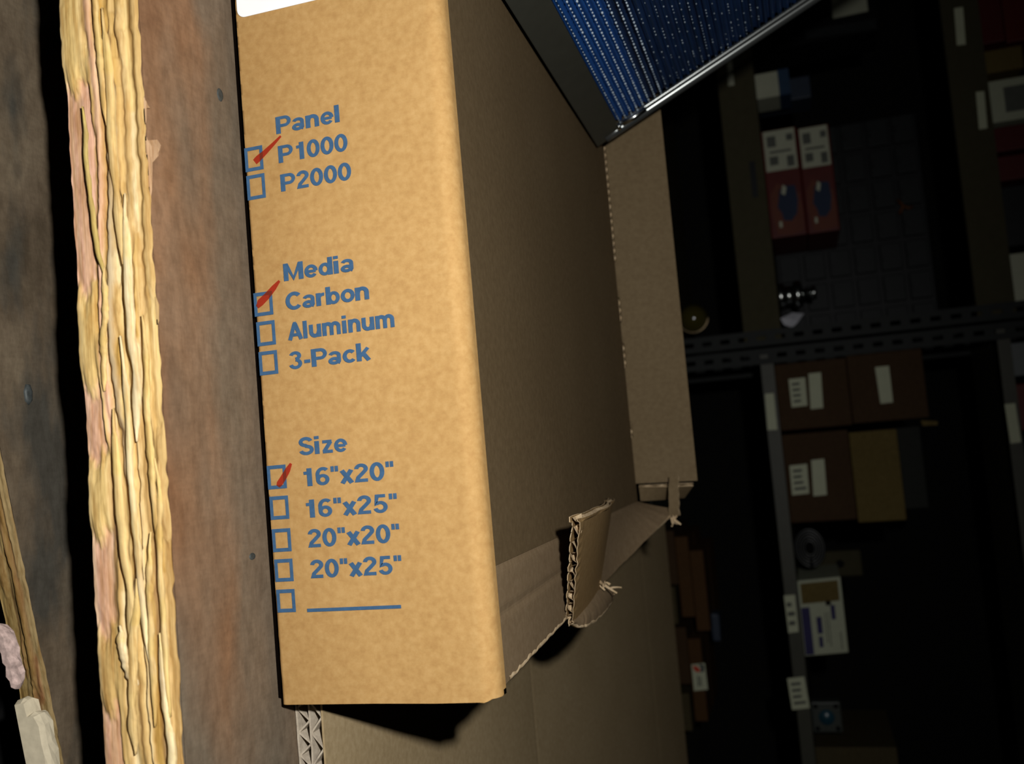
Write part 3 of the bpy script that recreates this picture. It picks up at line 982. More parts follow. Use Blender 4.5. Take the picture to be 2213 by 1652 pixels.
def lettering(txt, zs, ze, xb, xt):
    """blue printed words reading up the panel, cap height and length as on the carton"""
    V = []; F = []; pen = 0.0
    for ch_ in txt:
        adv, st = GL[ch_]
        for k, (wd, closed, pts) in enumerate(st):
            vs, fs = stroke([(x + pen, y) for x, y in pts], wd, closed)
            V += [(x, y, k) for x, y in vs]; F += [tuple(i + len(V) - len(vs) for i in f) for f in fs]
        pen += adv
    w0, w1 = min(v[0] for v in V), max(v[0] for v in V)
    b = MB()
    b.add([Vector((xb + y * (xt - xb), YP - 0.00002 * k, zs + (x - w0) / (w1 - w0) * (ze - zs))) for x, y, k in V], F)
    return b.build('lettering', INK, front)


CAPW = 0.0113
for (txt, zs, ze, xb) in [
    ('Panel', 0.0310, 0.0766, -0.3646), ('P1000', 0.0313, 0.0808, -0.3453), ('P2000', 0.0315, 0.0818, -0.3264),
    ('Media', 0.0290, 0.0784, -0.2680), ('Carbon', 0.0290, 0.0876, -0.2490), ('Aluminum', 0.0290, 0.1032, -0.2295), ('3-Pack', 0.0285, 0.0856, -0.2108),
    ('Size', 0.0312, 0.0650, -0.1556), ('16"x20"', 0.0330, 0.0950, -0.1358), ('16"x25"', 0.0332, 0.0956, -0.1160), ('20"x20"', 0.0328, 0.0956, -0.0974), ('20"x25"', 0.0330, 0.0954, -0.0782)]:
    lettering(txt, zs, ze, xb, xb - CAPW)
b = MB(); b.prism([Vector((-0.0594, YP, 0.0288)), Vector((-0.0594, YP, 0.0928)), Vector((-0.0573, YP, 0.0928)), Vector((-0.0573, YP, 0.0288))], (0, 0.0001, 0))
b.build('blank_line', INK, front)
for (xa, za, xb_, zb_) in [(-0.3594, 0.0062, -0.3434, 0.0200), (-0.3408, 0.0063, -0.3245, 0.0202), (-0.2631, 0.0056, -0.2477, 0.0197), (-0.2440, 0.0062, -0.2282, 0.0201),
                           (-0.2245, 0.0064, -0.2092, 0.0203), (-0.1508, 0.0067, -0.1357, 0.0207), (-0.1311, 0.0071, -0.1163, 0.0209), (-0.1104, 0.0072, -0.0958, 0.0209),
                           (-0.0912, 0.0074, -0.0770, 0.0209), (-0.0721, 0.0074, -0.0577, 0.0209)]:
    b = MB(); tk = 0.0023
    za = za + 0.0004
    o_ = [Vector((xa, YP, za)), Vector((xb_, YP, za)), Vector((xb_, YP, zb_)), Vector((xa, YP, zb_))]
    i_ = [Vector((xa + tk, YP, za + tk)), Vector((xb_ - tk, YP, za + tk)), Vector((xb_ - tk, YP, zb_ - tk)), Vector((xa + tk, YP, zb_ - tk))]
    b.add(o_ + i_, [(k, (k + 1) % 4, 4 + (k + 1) % 4, 4 + k) for k in range(4)])
    b.build('checkbox', INK, front)
# felt-pen ticks
for stroke in ([(607, 294, 3.5), (590, 312, 6), (572, 330, 8.5), (558, 343, 11), (551, 350, 10)], [(604, 607, 4), (592, 622, 9), (577, 640, 11), (563, 654, 12), (556, 664, 6)], [(629, 1002, 4), (622, 1016, 9), (612, 1034, 10), (604, 1046, 10), (601, 1052, 6)]):
    b = MB(); pts = []
    for k, (X, Y, wd) in enumerate(stroke):
        p = at_y(X, Y, YP - 0.0003)
        a = at_y(*stroke[max(k - 1, 0)][:2], YP - 0.0003); c_ = at_y(*stroke[min(k + 1, 4)][:2], YP - 0.0003)
        d = (c_ - a).normalized(); nrm = Vector((-d.z, 0, d.x))
        ww = wd / 4800.0
        pts += [p - nrm * ww, p + nrm * ww]
    b.grid(pts, 5, 2)
    b.build('check_mark', MARKER, front, label='red felt-pen tick')

# ------------------------------------------------------------------ blue filter panel leaning on the carton
FC = Vector((-0.4698, 0.483, 0.1535))
ey = Vector((0.0585, 0.9983, 0)).normalized()
eu = Vector((-0.43, 0.0, 0.903)); eu = (eu - ey * eu.dot(ey)).normalized()
en = ey.cross(eu).normalized()
if en.x < 0:
    en = -en
FL, FH, FT = 0.50, 0.42, 0.024
fp = thing('air_filter_panel', FC - ey * FL / 2, 'blue air filter panel in a grey frame leaning over the carton top', 'air filter')


def fq(a, h, d=0.0):
    """a: distance back from the far corner, h: up the panel, d: out of its face"""
    return FC - ey * a + eu * h + en * d


def slab(a0, a1, h0, h1, d0, d1):
    b = MB()
    cut = lambda h, d: h + (-d * 0.476 if h == 0.0 else 0.0)      # its foot is cut level with the carton top
    vs = [fq(a, cut(h, d), d) for d in (d0, d1) for (a, h) in ((a0, h0), (a1, h0), (a1, h1), (a0, h1))]
    b.add(vs, [(0, 1, 2, 3), (7, 6, 5, 4), (0, 4, 5, 1), (1, 5, 6, 2), (2, 6, 7, 3), (3, 7, 4, 0)])
    return b


slab(0.0, FL, 0.0, 0.031, -FT, 0.0).build('bottom_rail', FRAME, fp, bevel=0.0015, label='flat dark grey bottom rail')
slab(0.0, FL, FH - 0.02, FH, -FT, 0.0).build('top_rail', FRAME, fp, bevel=0.0015)
slab(FL - 0.012, FL, 0.031, FH - 0.02, -FT, 0.0).build('side_rail', FRAME, fp, bevel=0.0015)
b = MB()
b.tube([fq(0.0055, h, -0.002) for h in np.linspace(0.012, FH - 0.004, 30)], 0.0055, 14)
b.tube([fq(0.0135, h, -0.003) for h in np.linspace(0.030, FH - 0.02, 30)], 0.0028, 10)
b.build('side_rail', FRAME_GLOSS, fp, smooth=True, label='rounded glossy side rail')
b = MB(); b.tube([fq(0.019, 0.036, 0.001), fq(0.019, 0.050, 0.002), fq(0.018, 0.064, 0.001)], 0.003, 8); b.tube([fq(0.011, 0.030, 0.001), fq(0.020, 0.031, 0.001)], 0.0025, 8)
b.build('corner_clip', CHROME, fp, smooth=True, label='bright metal corner clip')
# blue media: lit strip along the bottom, shade above put into a darker blue
for (h0, h1, mt, nm) in ((0.031, 0.071, MEDIA, 'media'), (0.071, FH - 0.02, MEDIA_SHADE, 'media')):
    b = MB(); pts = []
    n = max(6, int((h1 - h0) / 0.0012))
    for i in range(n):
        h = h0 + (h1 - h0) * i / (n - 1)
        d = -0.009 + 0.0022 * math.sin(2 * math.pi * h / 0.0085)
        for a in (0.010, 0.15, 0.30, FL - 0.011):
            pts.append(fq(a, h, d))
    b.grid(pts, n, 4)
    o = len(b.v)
    b.build(nm, mt, fp, smooth=True, label='strip of filter media painted bright blue as its lit part' if mt is MEDIA else 'pleated filter media with its shade painted in navy')
# woven mesh in front: dark strands along the panel, pale beads painting the glints along them
b = MB()
for r_ in range(46):
    h = 0.034 + r_ * 0.0074
    b.tube([fq(0.012, h, -0.003), fq(FL - 0.014, h, -0.003)], 0.0004, 6)
b.build('mesh_screen', BEAD_DK, fp)
b = MB()
oct_ = [(1, 0, 0), (0, 1, 0), (-1, 0, 0), (0, -1, 0)]
for r_ in range(24):
    h = 0.034 + r_ * 0.0074
    na = int((FL - 0.03) / 0.0064)
    for i in range(na):
        fade = 1.0 if 1 <= r_ < 8 else (0.7 if r_ == 0 else 0.55 if hash1(i, r_) > 0.55 else 0.0)
        if fade == 0.0:
            continue
        q = fq(0.016 + 0.0064 * (i + 0.5 * (r_ % 2) + 0.25 * hash1(i, r_ + 40)), h, -0.0025)
        r0 = 0.00085 * fade * (0.7 + 0.6 * hash1(i, r_ + 3))
        pts = []
        for k in range(5):
            an = math.pi * (k + 0.15) / 4.3
            for c4 in range(6):
                bb_ = 2 * math.pi * c4 / 6
                pts.append(q + ey * (-1.7 * r0 * math.cos(an)) + (eu * math.cos(bb_) + en * math.sin(bb_)) * r0 * math.sin(an))
        b.grid(pts, 5, 6, wrap=True)
b.build('mesh_glints', BEAD, fp, smooth=True)

# ------------------------------------------------------------------ shelving in the background
SYF = 1.60


def slotted_post(x0, x1, z0, z1, y, parent, name='post'):
    """steel angle with a row of slots punched through its front flange"""
    b = MB(); t_ = 0.0025
    xm = (x0 + x1) / 2; sw, shh, pit = 0.0045, 0.010, 0.0385
    n = int((z1 - z0) / pit)
    zs = [z0]
    for k in range(n):
        zc = z0 + pit * (k + 0.5); zs += [zc - shh, zc + shh]
    zs.append(z1)
    xs = [x0, xm - sw, xm + sw, x1]
    for i in range(len(zs) - 1):
        for j in range(3):
            if j == 1 and i % 2 == 1:
                continue
            b.box((xs[j], y, zs[i]), (xs[j + 1], y + t_, zs[i + 1]))
    b.box((x0, y + t_, z0), (x0 + t_, y + 0.04, z1))
    return b.build(name, POST_STEEL, parent)


def price_label(parent, q, y, mat=PAPER, lines=3):
    """q: four picture corners of a label, seated on the plane y"""
    o = [at_y(X, Y, y) for X, Y in q]
    b = MB(); b.prism(o, (0, 0.0012, 0))
    lb_ = b.build('label', mat, parent)
    if lines:
        b = MB()
        for k in range(lines):
            s = (k + 1) / (lines + 1)
            a = o[0].lerp(o[3], s); c_ = o[1].lerp(o[2], s)
            dn = (o[3] - o[0]).normalized() * (o[3] - o[0]).length * 0.22 / (lines + 1)
            st, en_ = a.lerp(c_, 0.16), a.lerp(c_, 0.60 + 0.28 * hash1(k, q[0][0]))
            f_ = Vector((0, -0.0006, 0))
            b.add([st - dn + f_, en_ - dn + f_, en_ + dn + f_, st + dn + f_], [(0, 1, 2, 3)])
        b.build('print', PRINT, lb_)
    return lb_


XP = -0.3205      # line between the two shelf bays
ul = thing('shelving_unit', (-0.85, 1.8, -0.25), 'left bay of dark shelving with deep wooden shelf fronts behind the carton', 'shelving', 'shelving bays')
slotted_post(-0.357, -0.3235, -0.25, 1.30, SYF - 0.012, ul)
slotted_post(-1.75, -1.71, -0.25, 1.30, SYF - 0.012, ul)
slotted_post(-0.357, -0.3235, -0.25, 1.30, 2.06, ul); slotted_post(-1.75, -1.71, -0.25, 1.30, 2.06, ul)
for (zl, zh) in ((0.02, 0.085), (0.2335, 0.3115), (0.6965, 0.7685), (1.2, 1.27)):
    b = MB(); b.box((-1.75, SYF, zl), (-0.3265, SYF + 0.018, zh)); b.box((-1.75, SYF + 0.018, zh - 0.018), (-0.3265, 2.06, zh))
    b.build('shelf_board', SHELF_WOOD, ul)
for q in ([(1570, 120), (1582, 122), (1587, 184), (1574, 186)], [(1619, 350), (1631, 348), (1639, 426), (1626, 427)], [(2062, 18), (2081, 15), (2087, 96), (2068, 98)], [(2109, 199), (2127, 197), (2134, 277), (2116, 280)]):
    price_label(ul, q, SYF - 0.0015, PAPER if q[0][0] > 2000 else DARK_PLASTIC if q[0][0] > 1600 else PAPER_C, 0)

ur = thing('shelving_unit', (0.4, 1.8, -0.25), 'right bay of dark shelving with thin steel shelf lips and white price labels', 'shelving', 'shelving bays')
slotted_post(-0.3175, -0.284, -0.25, 1.30, SYF - 0.012, ur)
slotted_post(1.05, 1.09, -0.25, 1.30, SYF - 0.012, ur)
slotted_post(-0.3175, -0.284, -0.25, 1.30, 2.06, ur); slotted_post(1.05, 1.09, -0.25, 1.30, 2.06, ur)
for (zl, zh) in ((-0.03, 0.0), (0.2615, 0.2885), (0.7265, 0.751), (1.2, 1.227)):
    b = MB(); b.box((-0.316, SYF, zl), (1.09, SYF + 0.003, zh)); b.box((-0.316, SYF + 0.003, zh - 0.004), (1.09, 2.06, zh))
    b.build('shelf_board', SHELF_STEEL, ur)
for q, ln in ([[(1653, 852), (1672, 850), (1680, 929), (1659, 930)], 0], [[(1694, 1288), (1718, 1286), (1726, 1366), (1704, 1369)], 3], [[(1701, 1467), (1738, 1463), (1750, 1531), (1712, 1535)], 4], [[(2171, 874), (2194, 872), (2207, 956), (2184, 959)], 0]):
    price_label(ur, q, SYF - 0.0015, PAPER, ln)


def carton(name, q, y, depth, mat, label, cat='carton', group=None, seam=True, z0=None, bev=0.003):
    """q = (X0, X1, Y0, Y1): picture span of the front face on plane y.  X is height, Y runs to the right."""
    X0_, X1_, Y0_, Y1_ = q
    Ym, Xm = (Y0_ + Y1_) / 2, (X0_ + X1_) / 2
    zl, zh = at_y(X0_, Ym, y).z, at_y(X1_, Ym, y).z
    xl, xr = at_y(Xm, Y0_, y).x, at_y(Xm, Y1_, y).x
    if z0 is not None:
        zl = z0
    t_ = thing(name, ((xl + xr) / 2, y + depth / 2, zl), label, cat, group)
    b = MB(); b.box((xl, y, zl), (xr, y + depth, zh)); b.build('body', mat, t_, bevel=bev)
    if seam:
        b = MB(); zc = zh - (zh - zl) * 0.5
        b.box((xl + 0.004, y + depth * 0.44, zh - 0.0005), (xr - 0.004, y + depth * 0.56, zh + 0.0006)); b.build('tape', mat, t_)
    t_['_zh'] = zh
    return t_, xl, xr, zl, zh


LT, RT = 0.3115, 0.2890      # tops of the lower shelves
UT = 0.7685; URT = 0.751
# cartons on the right bay
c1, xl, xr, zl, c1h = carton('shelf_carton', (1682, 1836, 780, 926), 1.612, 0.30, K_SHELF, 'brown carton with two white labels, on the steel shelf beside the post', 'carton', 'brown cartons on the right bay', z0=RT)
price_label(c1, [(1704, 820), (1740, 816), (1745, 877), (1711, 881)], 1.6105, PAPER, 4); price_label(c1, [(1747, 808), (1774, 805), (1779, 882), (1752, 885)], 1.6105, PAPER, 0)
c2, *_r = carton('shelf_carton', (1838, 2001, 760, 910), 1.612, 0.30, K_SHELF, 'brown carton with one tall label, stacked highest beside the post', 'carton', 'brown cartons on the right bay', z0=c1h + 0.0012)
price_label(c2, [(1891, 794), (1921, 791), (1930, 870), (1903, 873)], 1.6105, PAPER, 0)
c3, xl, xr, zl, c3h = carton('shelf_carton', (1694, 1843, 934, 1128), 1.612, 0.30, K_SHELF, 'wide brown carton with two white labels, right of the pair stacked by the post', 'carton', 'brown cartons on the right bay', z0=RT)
price_label(c3, [(1706, 1007), (1744, 1003), (1749, 1067), (1712, 1071)], 1.6105, PAPER, 4); price_label(c3, [(1753, 995), (1781, 992), (1787, 1070), (1758, 1073)], 1.6105, PAPER, 0)
carton('shelf_carton', (1848, 1949, 930, 1128), 1.616, 0.28, K_SHELF_T, 'tan carton standing on the wide brown carton', 'carton', 'brown cartons on the right bay', z0=c3h + 0.0012)
carton('shelf_carton', (1950, 1998, 922, 1100), 1.64, 0.20, plain('grey_carton', (0.020, 0.021, 0.018), 0.7, 0.1), 'dark grey flat box lying on the tan carton', 'carton', None, z0=at_y(1949, 1029, 1.616).z + 0.0012)
b = MB(); b.prism([at_y(X, Y, 1.611) for X, Y in ((1990, 909), (1994, 921), (2027, 919), (2026, 911))], (0, 0.02, 0))
b.build('loose_flap', K_SHELF_T, c2, label='pale flap tip sticking up at the corner')
# white carton with a tan opening
wc = thing('white_carton', (at_y(1740, 1335, 1.61).x, 1.70, RT), 'white carton with violet stripe and tan top panel, on the right bay shelf', 'carton')
o = [at_y(1729, 1256, 1.612), at_y(1746, 1419, 1.612), at_y(1838, 1411, 1.612), at_y(1812, 1247, 1.612)]
zb_ = min(o[0].z, o[1].z)
o[0].z = o[1].z = RT + 0.0005; o[2].z = o[3].z = (o[2].z + o[3].z) / 2
b = MB(); b.prism(o, (0, 0.2, 0)); b.build('body', WHITE_CARTON, wc, bevel=0.002)


def wq(u, v, d=-0.0008):
    p = o[0].lerp(o[1], u).lerp(o[3].lerp(o[2], u), v); return p + Vector((0, d, 0))


for (u0, u1, v0, v1, mt, nm) in ((0.04, 0.31, 0.06, 0.93, K_SHELF_T, 'tan_panel'), (0.36, 0.985, 0.02, 0.22, PRINT_P, 'stripe'), (0.30, 0.36, 0.60, 0.72, BLACKISH, 'hole'),
                                 (0.5, 0.72, 0.35, 0.47, PRINT_P, 'print'), (0.36, 0.55, 0.70, 0.80, PRINT_P, 'print'), (0.45, 0.85, 0.55, 0.57, PRINT, 'print'), (0.45, 0.9, 0.62, 0.64, PRINT, 'print'), (0.72, 0.95, 0.86, 0.88, PRINT, 'print'), (0.76, 0.9, 0.36, 0.45, PRINT_P, 'print')):
    b = MB(); b.prism([wq(u0, v0), wq(u1, v0), wq(u1, v1), wq(u0, v1)], (0, 0.0006, 0)); b.build(nm, mt, wc)
# coil, bracket, plate, carton further along the right bay
pc = at_y(1750, 1185, 1.64)
rl = thing('coil', (pc.x, 1.66, RT), 'dark coil of tubing on edge beside the white carton', 'coil')
b = MB(); rr2 = pc.z - RT - 0.004
for k in range(5):
    r0 = rr2 - 0.0045 * k
    b.tube([Vector((pc.x + 1.35 * r0 * math.cos(a), 1.64 + 0.004 * (k % 2), RT + 0.004 + rr2 + r0 * math.sin(a))) for a in np.linspace(0, 2 * math.pi, 40)], 0.0035, 6)
b.build('tubing', plain('coil_grey', (0.013, 0.014, 0.013), 0.35, 0.4), rl, smooth=True)
b = MB(); b.box((pc.x - 0.02, 1.65, RT + 0.001), (pc.x + 0.02, 1.66, RT + 0.02)); b.build('clip', DARK_PLASTIC, rl, bevel=0.002)
bk = thing('bracket', (at_y(1840, 1235, 1.7).x, 1.72, RT), 'dull brown block with a round hole behind the white carton', 'bracket')
a_, c_ = at_y(1800, 1208, 1.70), at_y(1873, 1264, 1.70)
b = MB(); b.box((a_.x, 1.83, RT + 0.001), (c_.x, 1.86, c_.z)); b.build('body', SHELF_WOOD, bk, bevel=0.004)
hc = at_y(1812, 1215, 1.829)
b = MB(); b.lathe([(0.0, -0.0), (0.007, 0.0), (0.0085, 0.001), (0.009, 0.003)], Matrix.Translation((hc.x + 0.004, 1.829, hc.z + 0.003)) @ Matrix.Rotation(math.pi / 2, 4, 'X'), 20); b.build('hole', BLACKISH, bk, smooth=True)
pl = thing('mounting_plate', (at_y(1790, 1552, 1.63).x, 1.63, RT), 'grey square plate with four holes and a blue centre on the right bay shelf', 'plate')
a_, c_ = at_y(1768, 1518, 1.63), at_y(1823, 1585, 1.63)
zc0, zc1 = RT + 0.0005, c_.z
b = MB(); b.box((a_.x, 1.63, zc0), (c_.x, 1.66, zc1)); b.build('body', plain('plate_grey', (0.04, 0.046, 0.039), 0.5, 0.3), pl, bevel=0.004)
for sx_ in (0.14, 0.86):
    for sz_ in (0.16, 0.84):
        b = MB(); b.lathe([(0, 0.0006), (0.0045, 0.0006), (0.005, 0.0)], Matrix.Translation((a_.x + (c_.x - a_.x) * sx_, 1.63, zc0 + (zc1 - zc0) * sz_)) @ Matrix.Rotation(math.pi / 2, 4, 'X'), 16); b.build('screw_hole', BLACKISH, pl)
b = MB(); b.lathe([(0, 0.006), (0.008, 0.005), (0.013, 0.0025), (0.016, 0.0)], Matrix.Translation(((a_.x + c_.x) / 2, 1.63, (zc0 + zc1) / 2)) @ Matrix.Rotation(math.pi / 2, 4, 'X'), 24); b.build('centre', plain('teal_hub', (0.012, 0.05, 0.075), 0.3, 0.4), pl, smooth=True)
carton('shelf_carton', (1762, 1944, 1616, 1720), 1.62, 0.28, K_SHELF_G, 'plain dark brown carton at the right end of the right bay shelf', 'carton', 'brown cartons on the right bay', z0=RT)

# flat cartons stacked low, seen over the back of the flattened carton
zlow = 0.0
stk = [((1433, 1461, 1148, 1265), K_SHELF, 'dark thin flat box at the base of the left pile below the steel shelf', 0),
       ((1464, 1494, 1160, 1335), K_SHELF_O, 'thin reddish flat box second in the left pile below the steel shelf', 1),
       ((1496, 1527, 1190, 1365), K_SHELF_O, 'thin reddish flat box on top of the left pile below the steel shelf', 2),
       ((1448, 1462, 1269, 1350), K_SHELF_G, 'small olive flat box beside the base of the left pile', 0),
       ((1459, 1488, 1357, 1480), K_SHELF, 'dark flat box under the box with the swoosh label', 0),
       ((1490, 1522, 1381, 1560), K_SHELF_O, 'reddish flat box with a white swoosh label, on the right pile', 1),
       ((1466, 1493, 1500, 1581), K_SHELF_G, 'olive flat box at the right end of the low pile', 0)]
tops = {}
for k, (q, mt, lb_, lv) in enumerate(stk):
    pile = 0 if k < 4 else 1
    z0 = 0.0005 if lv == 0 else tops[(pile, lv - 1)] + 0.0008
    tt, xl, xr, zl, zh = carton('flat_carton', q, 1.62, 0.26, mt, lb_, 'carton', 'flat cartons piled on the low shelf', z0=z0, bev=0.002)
    tops.setdefault((pile, lv), zh)
    if k == 5:
        ql = [(1494, 1437), (1523, 1434), (1530, 1491), (1500, 1494)]
        L_ = price_label(tt, ql, 1.6185, PAPER, 0)
        oq = [at_y(X, Y, 1.6178) for X, Y in ql]
        g = lambda u, v: oq[0].lerp(oq[3], u).lerp(oq[1].lerp(oq[2], u), v)
        def swoosh(pts, mt, nm):
            b = MB(); b.add([g(*p) for p in pts], [tuple(range(len(pts)))]); b.build(nm, mt, L_)
        swoosh([(0.04, 0.10), (0.10, 0.45), (0.22, 0.62), (0.32, 0.55), (0.30, 0.30), (0.18, 0.12)], plain('swoosh_red', (0.5, 0.05, 0.025), 0.6, 0.2), 'red_swoosh')
        swoosh([(0.04, 0.5), (0.02, 0.75), (0.10, 0.92), (0.30, 0.88), (0.34, 0.62), (0.26, 0.66), (0.12, 0.70)], plain('swoosh_dark', (0.02, 0.022, 0.04), 0.6, 0.2), 'dark_swoosh')
        swoosh([(0.45, 0.35), (0.85, 0.30), (0.85, 0.40), (0.45, 0.45)], PRINT, 'print'); swoosh([(0.5, 0.52), (0.85, 0.48), (0.85, 0.58), (0.5, 0.60)], PRINT, 'print')
bb = at_y(1545, 1357, 1.66)
p0 = thing('plastic_pouch', (bb.x, 1.76, tops[(1, 1)]), 'pale blue plastic pouch on the box with the swoosh label', 'pouch')
b = MB(); b.prism([at_y(1533, 1326, 1.66), at_y(1540, 1388, 1.66), at_y(1558, 1388, 1.66), at_y(1554, 1328, 1.66)], (0, 0.05, 0)); b.build('body', PALE_BLUE, p0, bevel=0.006)
b = MB(); b.prism([at_y(1549, 1330, 1.658), at_y(1553, 1386, 1.658), at_y(1557, 1386, 1.658), at_y(1553, 1330, 1.658)], (0, 0.0015, 0)); b.build('seal', PALE_BLUE, p0)

# ---- left bay, lower shelf
for k, (X0_, X1_, Y0_, Y1_, lbl) in enumerate([(1664, 1733, 276, 512, 'lower of two red cartons with white label and dark blue emblem'), (1735, 1804, 270, 503, 'upper of two red cartons with white label and dark blue emblem')]):
    z0 = LT + 0.0005 if k == 0 else zprev + 0.001
    tt, xl, xr, zl, zh = carton('red_carton', (X0_, X1_, Y0_, Y1_), 1.63, 0.22, RED_BOX, lbl + ', on the left bay', 'carton', 'red cartons on the left bay', seam=False, z0=z0)
    zprev = zh
    W_, H_ = xr - xl, zh - zl

    def rq(u, v, d=0.0):
        return Vector((xl + W_ * u, 1.6292 - d, zl + H_ * v))
    b = MB(); b.prism([rq(0.01, 0.06), rq(0.385, 0.06), rq(0.385, 0.94), rq(0.01, 0.94)], (0, 0.0006, 0)); L_ = b.build('label', PAPER_C, tt)
    for (u0, u1, v0, v1) in ((0.06, 0.16, 0.15, 0.40), (0.06, 0.12, 0.70, 0.88), (0.25, 0.33, 0.18, 0.42), (0.26, 0.36, 0.66, 0.86), (0.20, 0.22, 0.2, 0.8)):
        b = MB(); b.prism([rq(u0, v0, 0.0008), rq(u1, v0, 0.0008), rq(u1, v1, 0.0008), rq(u0, v1, 0.0008)], (0, 0.0003, 0)); b.build('print', PRINT, L_)
    b = MB(); b.prism([rq(0.50, 0.30), rq(0.60, 0.10), rq(0.80, 0.08), rq(0.97, 0.2), rq(0.99, 0.55), rq(0.96, 0.93), rq(0.80, 0.96), rq(0.62, 0.9)], (0, 0.0004, 0)); b.build('salmon_patch', SALMON, tt)
    b = MB(); b.prism([rq(0.53, 0.50, .0006), rq(0.57, 0.36, .0006), rq(0.66, 0.30, .0006), rq(0.72, 0.26, .0006), rq(0.78, 0.36, .0006), rq(0.85, 0.40, .0006), rq(0.86, 0.62, .0006), rq(0.80, 0.78, .0006), rq(0.68, 0.84, .0006), rq(0.54, 0.80, .0006)], (0, 0.0004, 0)); b.build('emblem', BLUE_PRINT, tt)
    b = MB(); b.prism([rq(0.52, 0.46, .001), rq(0.60, 0.40, .001), rq(0.62, 0.50, .001), rq(0.55, 0.56, .001)], (0, 0.0003, 0)); b.build('print', PAPER_C, tt)
    b = MB(); b.prism([rq(0.855, 0.26, .0006), rq(0.91, 0.26, .0006), rq(0.91, 0.34, .0006), rq(0.855, 0.34, .0006)], (0, 0.0003, 0)); b.build('print', PAPER_C, tt)

# small parts cabinet behind the red cartons
a_, c_ = at_y(1690, 250, 1.88), at_y(2012, 722, 1.88)
cb = thing('parts_cabinet', ((a_.x + c_.x) / 2, 1.96, LT), 'dark parts cabinet with rows of grey drawers behind the red cartons', 'cabinet')
cx0, cx1 = at_y(1850, 262, 1.88).x, at_y(1850, 735, 1.88).x
ctop = at_y(2010, 500, 1.88).z
b = MB(); b.box((cx0, 1.89, LT + 0.0005), (cx1, 2.05, ctop)); b.build('body', DARK_PLASTIC, cb, bevel=0.003)
cols_, rows_ = 7, 6
for i in range(cols_):
    for j in range(rows_):
        xa = cx0 + (cx1 - cx0) * (i + 0.08) / cols_; xb_ = cx0 + (cx1 - cx0) * (i + 0.92) / cols_
        za = LT + 0.004 + (ctop - LT - 0.008) * (j + 0.08) / rows_; zb_ = LT + 0.004 + (ctop - LT - 0.008) * (j + 0.90) / rows_
        if j == 5 and i in (3, 4, 5):
            zb_ = za + (zb_ - za) * 1.0
        b = MB(); b.box((xa, 1.872, za), (xb_, 1.8895, zb_)); d_ = b.build('drawer', DRAWER, cb, bevel=0.002)
        b = MB(); b.box(((xa + xb_) / 2 - 0.008, 1.864, za + 0.004), ((xa + xb_) / 2 + 0.008, 1.8725, za + 0.009)); b.build('pull', DARK_PLASTIC, d_)
tg = at_y(1952, 448, 1.86)
b = MB()
oo = Vector((0, 0.0, 0))
b.tube([at_y(1940, 432, 1.862), at_y(1952, 446, 1.858), at_y(1944, 462, 1.862)], 0.0035, 6); b.tube([at_y(1952, 446, 1.858), at_y(1965, 450, 1.86), at_y(1972, 446, 1.862)], 0.003, 6)
ho = b.build('hook', ORANGE, cb, smooth=True, label='orange hook on the cabinet front')
# chrome fitting with a collar
f0 = at_y(1700, 640, 1.66)
ch = thing('chrome_fitting', (f0.x, 1.66, LT), 'shiny chrome pipe fitting standing on the left bay shelf', 'pipe fitting')
Mz = Matrix.Translation((f0.x, 1.66, LT + 0.0005))
b = MB(); b.lathe([(0.0, 0), (0.027, 0), (0.029, 0.004), (0.029, 0.012), (0.022, 0.016), (0.021, 0.032), (0.030, 0.036), (0.031, 0.046), (0.024, 0.052), (0.012, 0.054), (0.0, 0.054)], Mz, 32); b.build('body', CHROME, ch, smooth=True)
b = MB(); b.lathe([(0.0, 0.0545), (0.012, 0.0545), (0.012, 0.070), (0.015, 0.072), (0.015, 0.080), (0.0, 0.081)], Mz, 24); b.build('cap', CHROME, ch, smooth=True)
# folded white bag
wb = thing('plastic_bag', (at_y(1690, 690, 1.64).x, 1.64, LT), 'small folded white plastic bag on the shelf by the slotted posts', 'bag')
g0 = [at_y(1690, 688, 1.63), at_y(1716, 676, 1.64), at_y(1741, 677, 1.65), at_y(1728, 696, 1.63), at_y(1716, 708, 1.635), at_y(1698, 702, 1.632)]
mn = min(p.z for p in g0)
for p in g0:
    p.z += LT + 0.001 - mn
cen = sum(g0, Vector()) / 6 + Vector((0, -0.012, 0.002))
b = MB(); b.add(g0 + [cen] + [p + Vector((0, 0.03, 0)) for p in g0], [(i, (i + 1) % 6, 6) for i in range(6)] + [(i, i + 7, (i + 1) % 6 + 7, (i + 1) % 6) for i in range(6)] + [tuple(range(12, 6, -1))])
b.build('body', WHITE_BAG, wb)
b = MB(); b.tube([g0[1] + Vector((0, -0.002, 0)), cen, g0[4] + Vector((0, -0.002, 0))], 0.0012, 6); b.build('fold', WHITE_BAG, wb)
# pale box at the far left of the shelf and its blue neighbour
tt, xl, xr, zl, zh = carton('small_carton', (1676, 1706, 150, 205), 1.63, 0.10, PAPER_C, 'small cream box with a blue end, left on the lower left shelf', 'carton', None, seam=False, z0=LT + 0.0005)
b = MB(); b.box((xl - 0.0006, 1.6292, zl + (zh - zl) * 0.68), (xr + 0.0006, 1.731, zh + 0.0006)); b.build('blue_band', plain('blue_band', (0.02, 0.045, 0.09), 0.5, 0.2), tt)
carton('small_carton', (1700, 1752, 166, 214), 1.76, 0.10, PALE_BLUE, 'dim bluish grey box behind the small cream box', 'carton', None, seam=False, z0=LT + 0.0005)
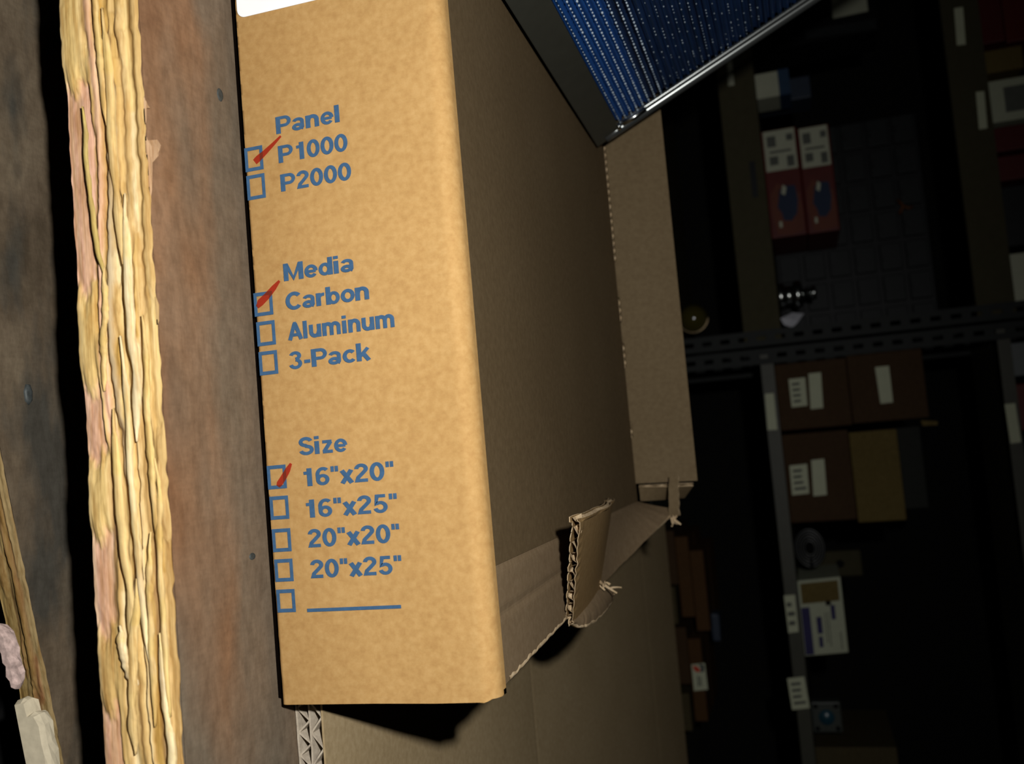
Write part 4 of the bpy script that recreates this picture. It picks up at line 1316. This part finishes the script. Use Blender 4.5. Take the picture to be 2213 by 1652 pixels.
# upper left shelf
for k, (q, mt, lb_, yy, cat) in enumerate([
    ((2133, 2165, -60, 92), RED_DARK, 'red box lying lowest at the left of the upper shelf', 1.62, 'carton'),
    ((2142, 2212, 102, 152), K_SHELF_T, 'narrow tan carton between the red boxes on the upper shelf', 1.62, 'carton'),
    ((2158, 2236, 166, 258), WHITE_CARTON, 'white box with a dark printed square on the upper shelf', 1.62, 'carton'),
    ((2166, 2240, 268, 322), RED_DARK, 'upright red box right of the white box on the upper shelf', 1.62, 'carton'),
    ((2171, 2240, 332, 386), RED_DARK, 'upright red box second right of the white box on the upper shelf', 1.62, 'carton'),
    ((2178, 2240, 398, 530), DARK_PLASTIC, 'black box on the upper shelf beside the red boxes', 1.62, 'carton'),
    ((2192, 2240, 545, 650), PAPER_C, 'pale box near the post on the upper left shelf', 1.62, 'carton')]):
    tt, xl, xr, zl, zh = carton('shelf_box', q, yy, 0.2, mt, lb_, cat, 'boxes on the upper left shelf', seam=False, z0=UT + 0.0005)
    if k == 2:
        b = MB(); b.box((xl + (xr - xl) * .2, yy - 0.0012, zl + (zh - zl) * .35), (xl + (xr - xl) * .8, yy + 0.0005, zl + (zh - zl) * .85)); b.build('print', PRINT, tt)
    if k == 0:
        carton('shelf_box', (2167, 2240, -60, 88), yy, 0.2, RED_BOX, 'red box stacked at the far left of the upper shelf', cat, 'boxes on the upper left shelf', seam=False, z0=zh + 0.001)
carton('shelf_box', (2188, 2250, 738, 812), 1.62, 0.2, plain('silver_box', (0.10, 0.11, 0.11), 0.4, 0.3), 'silvery box on the upper right shelf beside the post', 'carton', None, seam=False, z0=URT + 0.0005)
carton('shelf_box', (2195, 2250, 828, 930), 1.62, 0.2, RED_BOX, 'reddish box on the upper right shelf past the silvery box', 'carton', None, seam=False, z0=URT + 0.0005)
# carton with a band of worn lettering, hung under the upper shelf on the cabinet top line
tc, xl, xr, zl, zh = carton('storage_box', (1700, 1896, -40, 84), 1.90, 0.14, BLACKISH, 'black storage box with a cream label at the top of the lower left shelf', 'box', None, seam=False, z0=LT + 0.0005)
b = MB(); b.prism([at_y(1796, -10, 1.8985), at_y(1800, 40, 1.8985), at_y(1876, 24, 1.8985), at_y(1872, -10, 1.8985)], (0, 0.001, 0)); b.build('label', PAPER_C, tc)
b = MB(); b.prism([at_y(1738, 66, 1.8985), at_y(1742, 84, 1.8985), at_y(1896, 62, 1.8985), at_y(1892, 40, 1.8985)], (0, 0.001, 0)); b.build('band', DRAWER, tc)

# amber glass float and the low shelf it stands on
ac = at_y(1498, 688, 1.62)
am = thing('amber_globe', (ac.x, 1.63, 0.085), 'round amber glass globe with a metal rim on the lowest left shelf', 'globe')
rg = 0.032
b = MB()
b.lathe([(rg * math.sin(a), -rg * math.cos(a)) for a in np.linspace(0.02, math.pi - 0.02, 24)], Matrix.Translation((ac.x, 1.63, ac.z)), 36)
b.build('bulb', AMBER, am, smooth=True)
b = MB(); b.tube([Vector((ac.x + (rg + 0.0005) * math.cos(a), 1.615, ac.z + (rg + 0.0005) * math.sin(a))) for a in np.linspace(-1.2, 1.5, 30)], 0.0018, 8)
b.build('rim', plain('brass_rim', (0.35, 0.26, 0.15), 0.35, 0.4, metal=0.8), am, smooth=True)
b = MB(); b.lathe([(0.0, 0), (0.022, 0), (0.022, 0.004), (0.012, 0.008), (0.012, ac.z - 0.085 - rg + 0.004)], Matrix.Translation((ac.x, 1.63, 0.0855)), 24); b.build('base', DARK_PLASTIC, am, smooth=True)
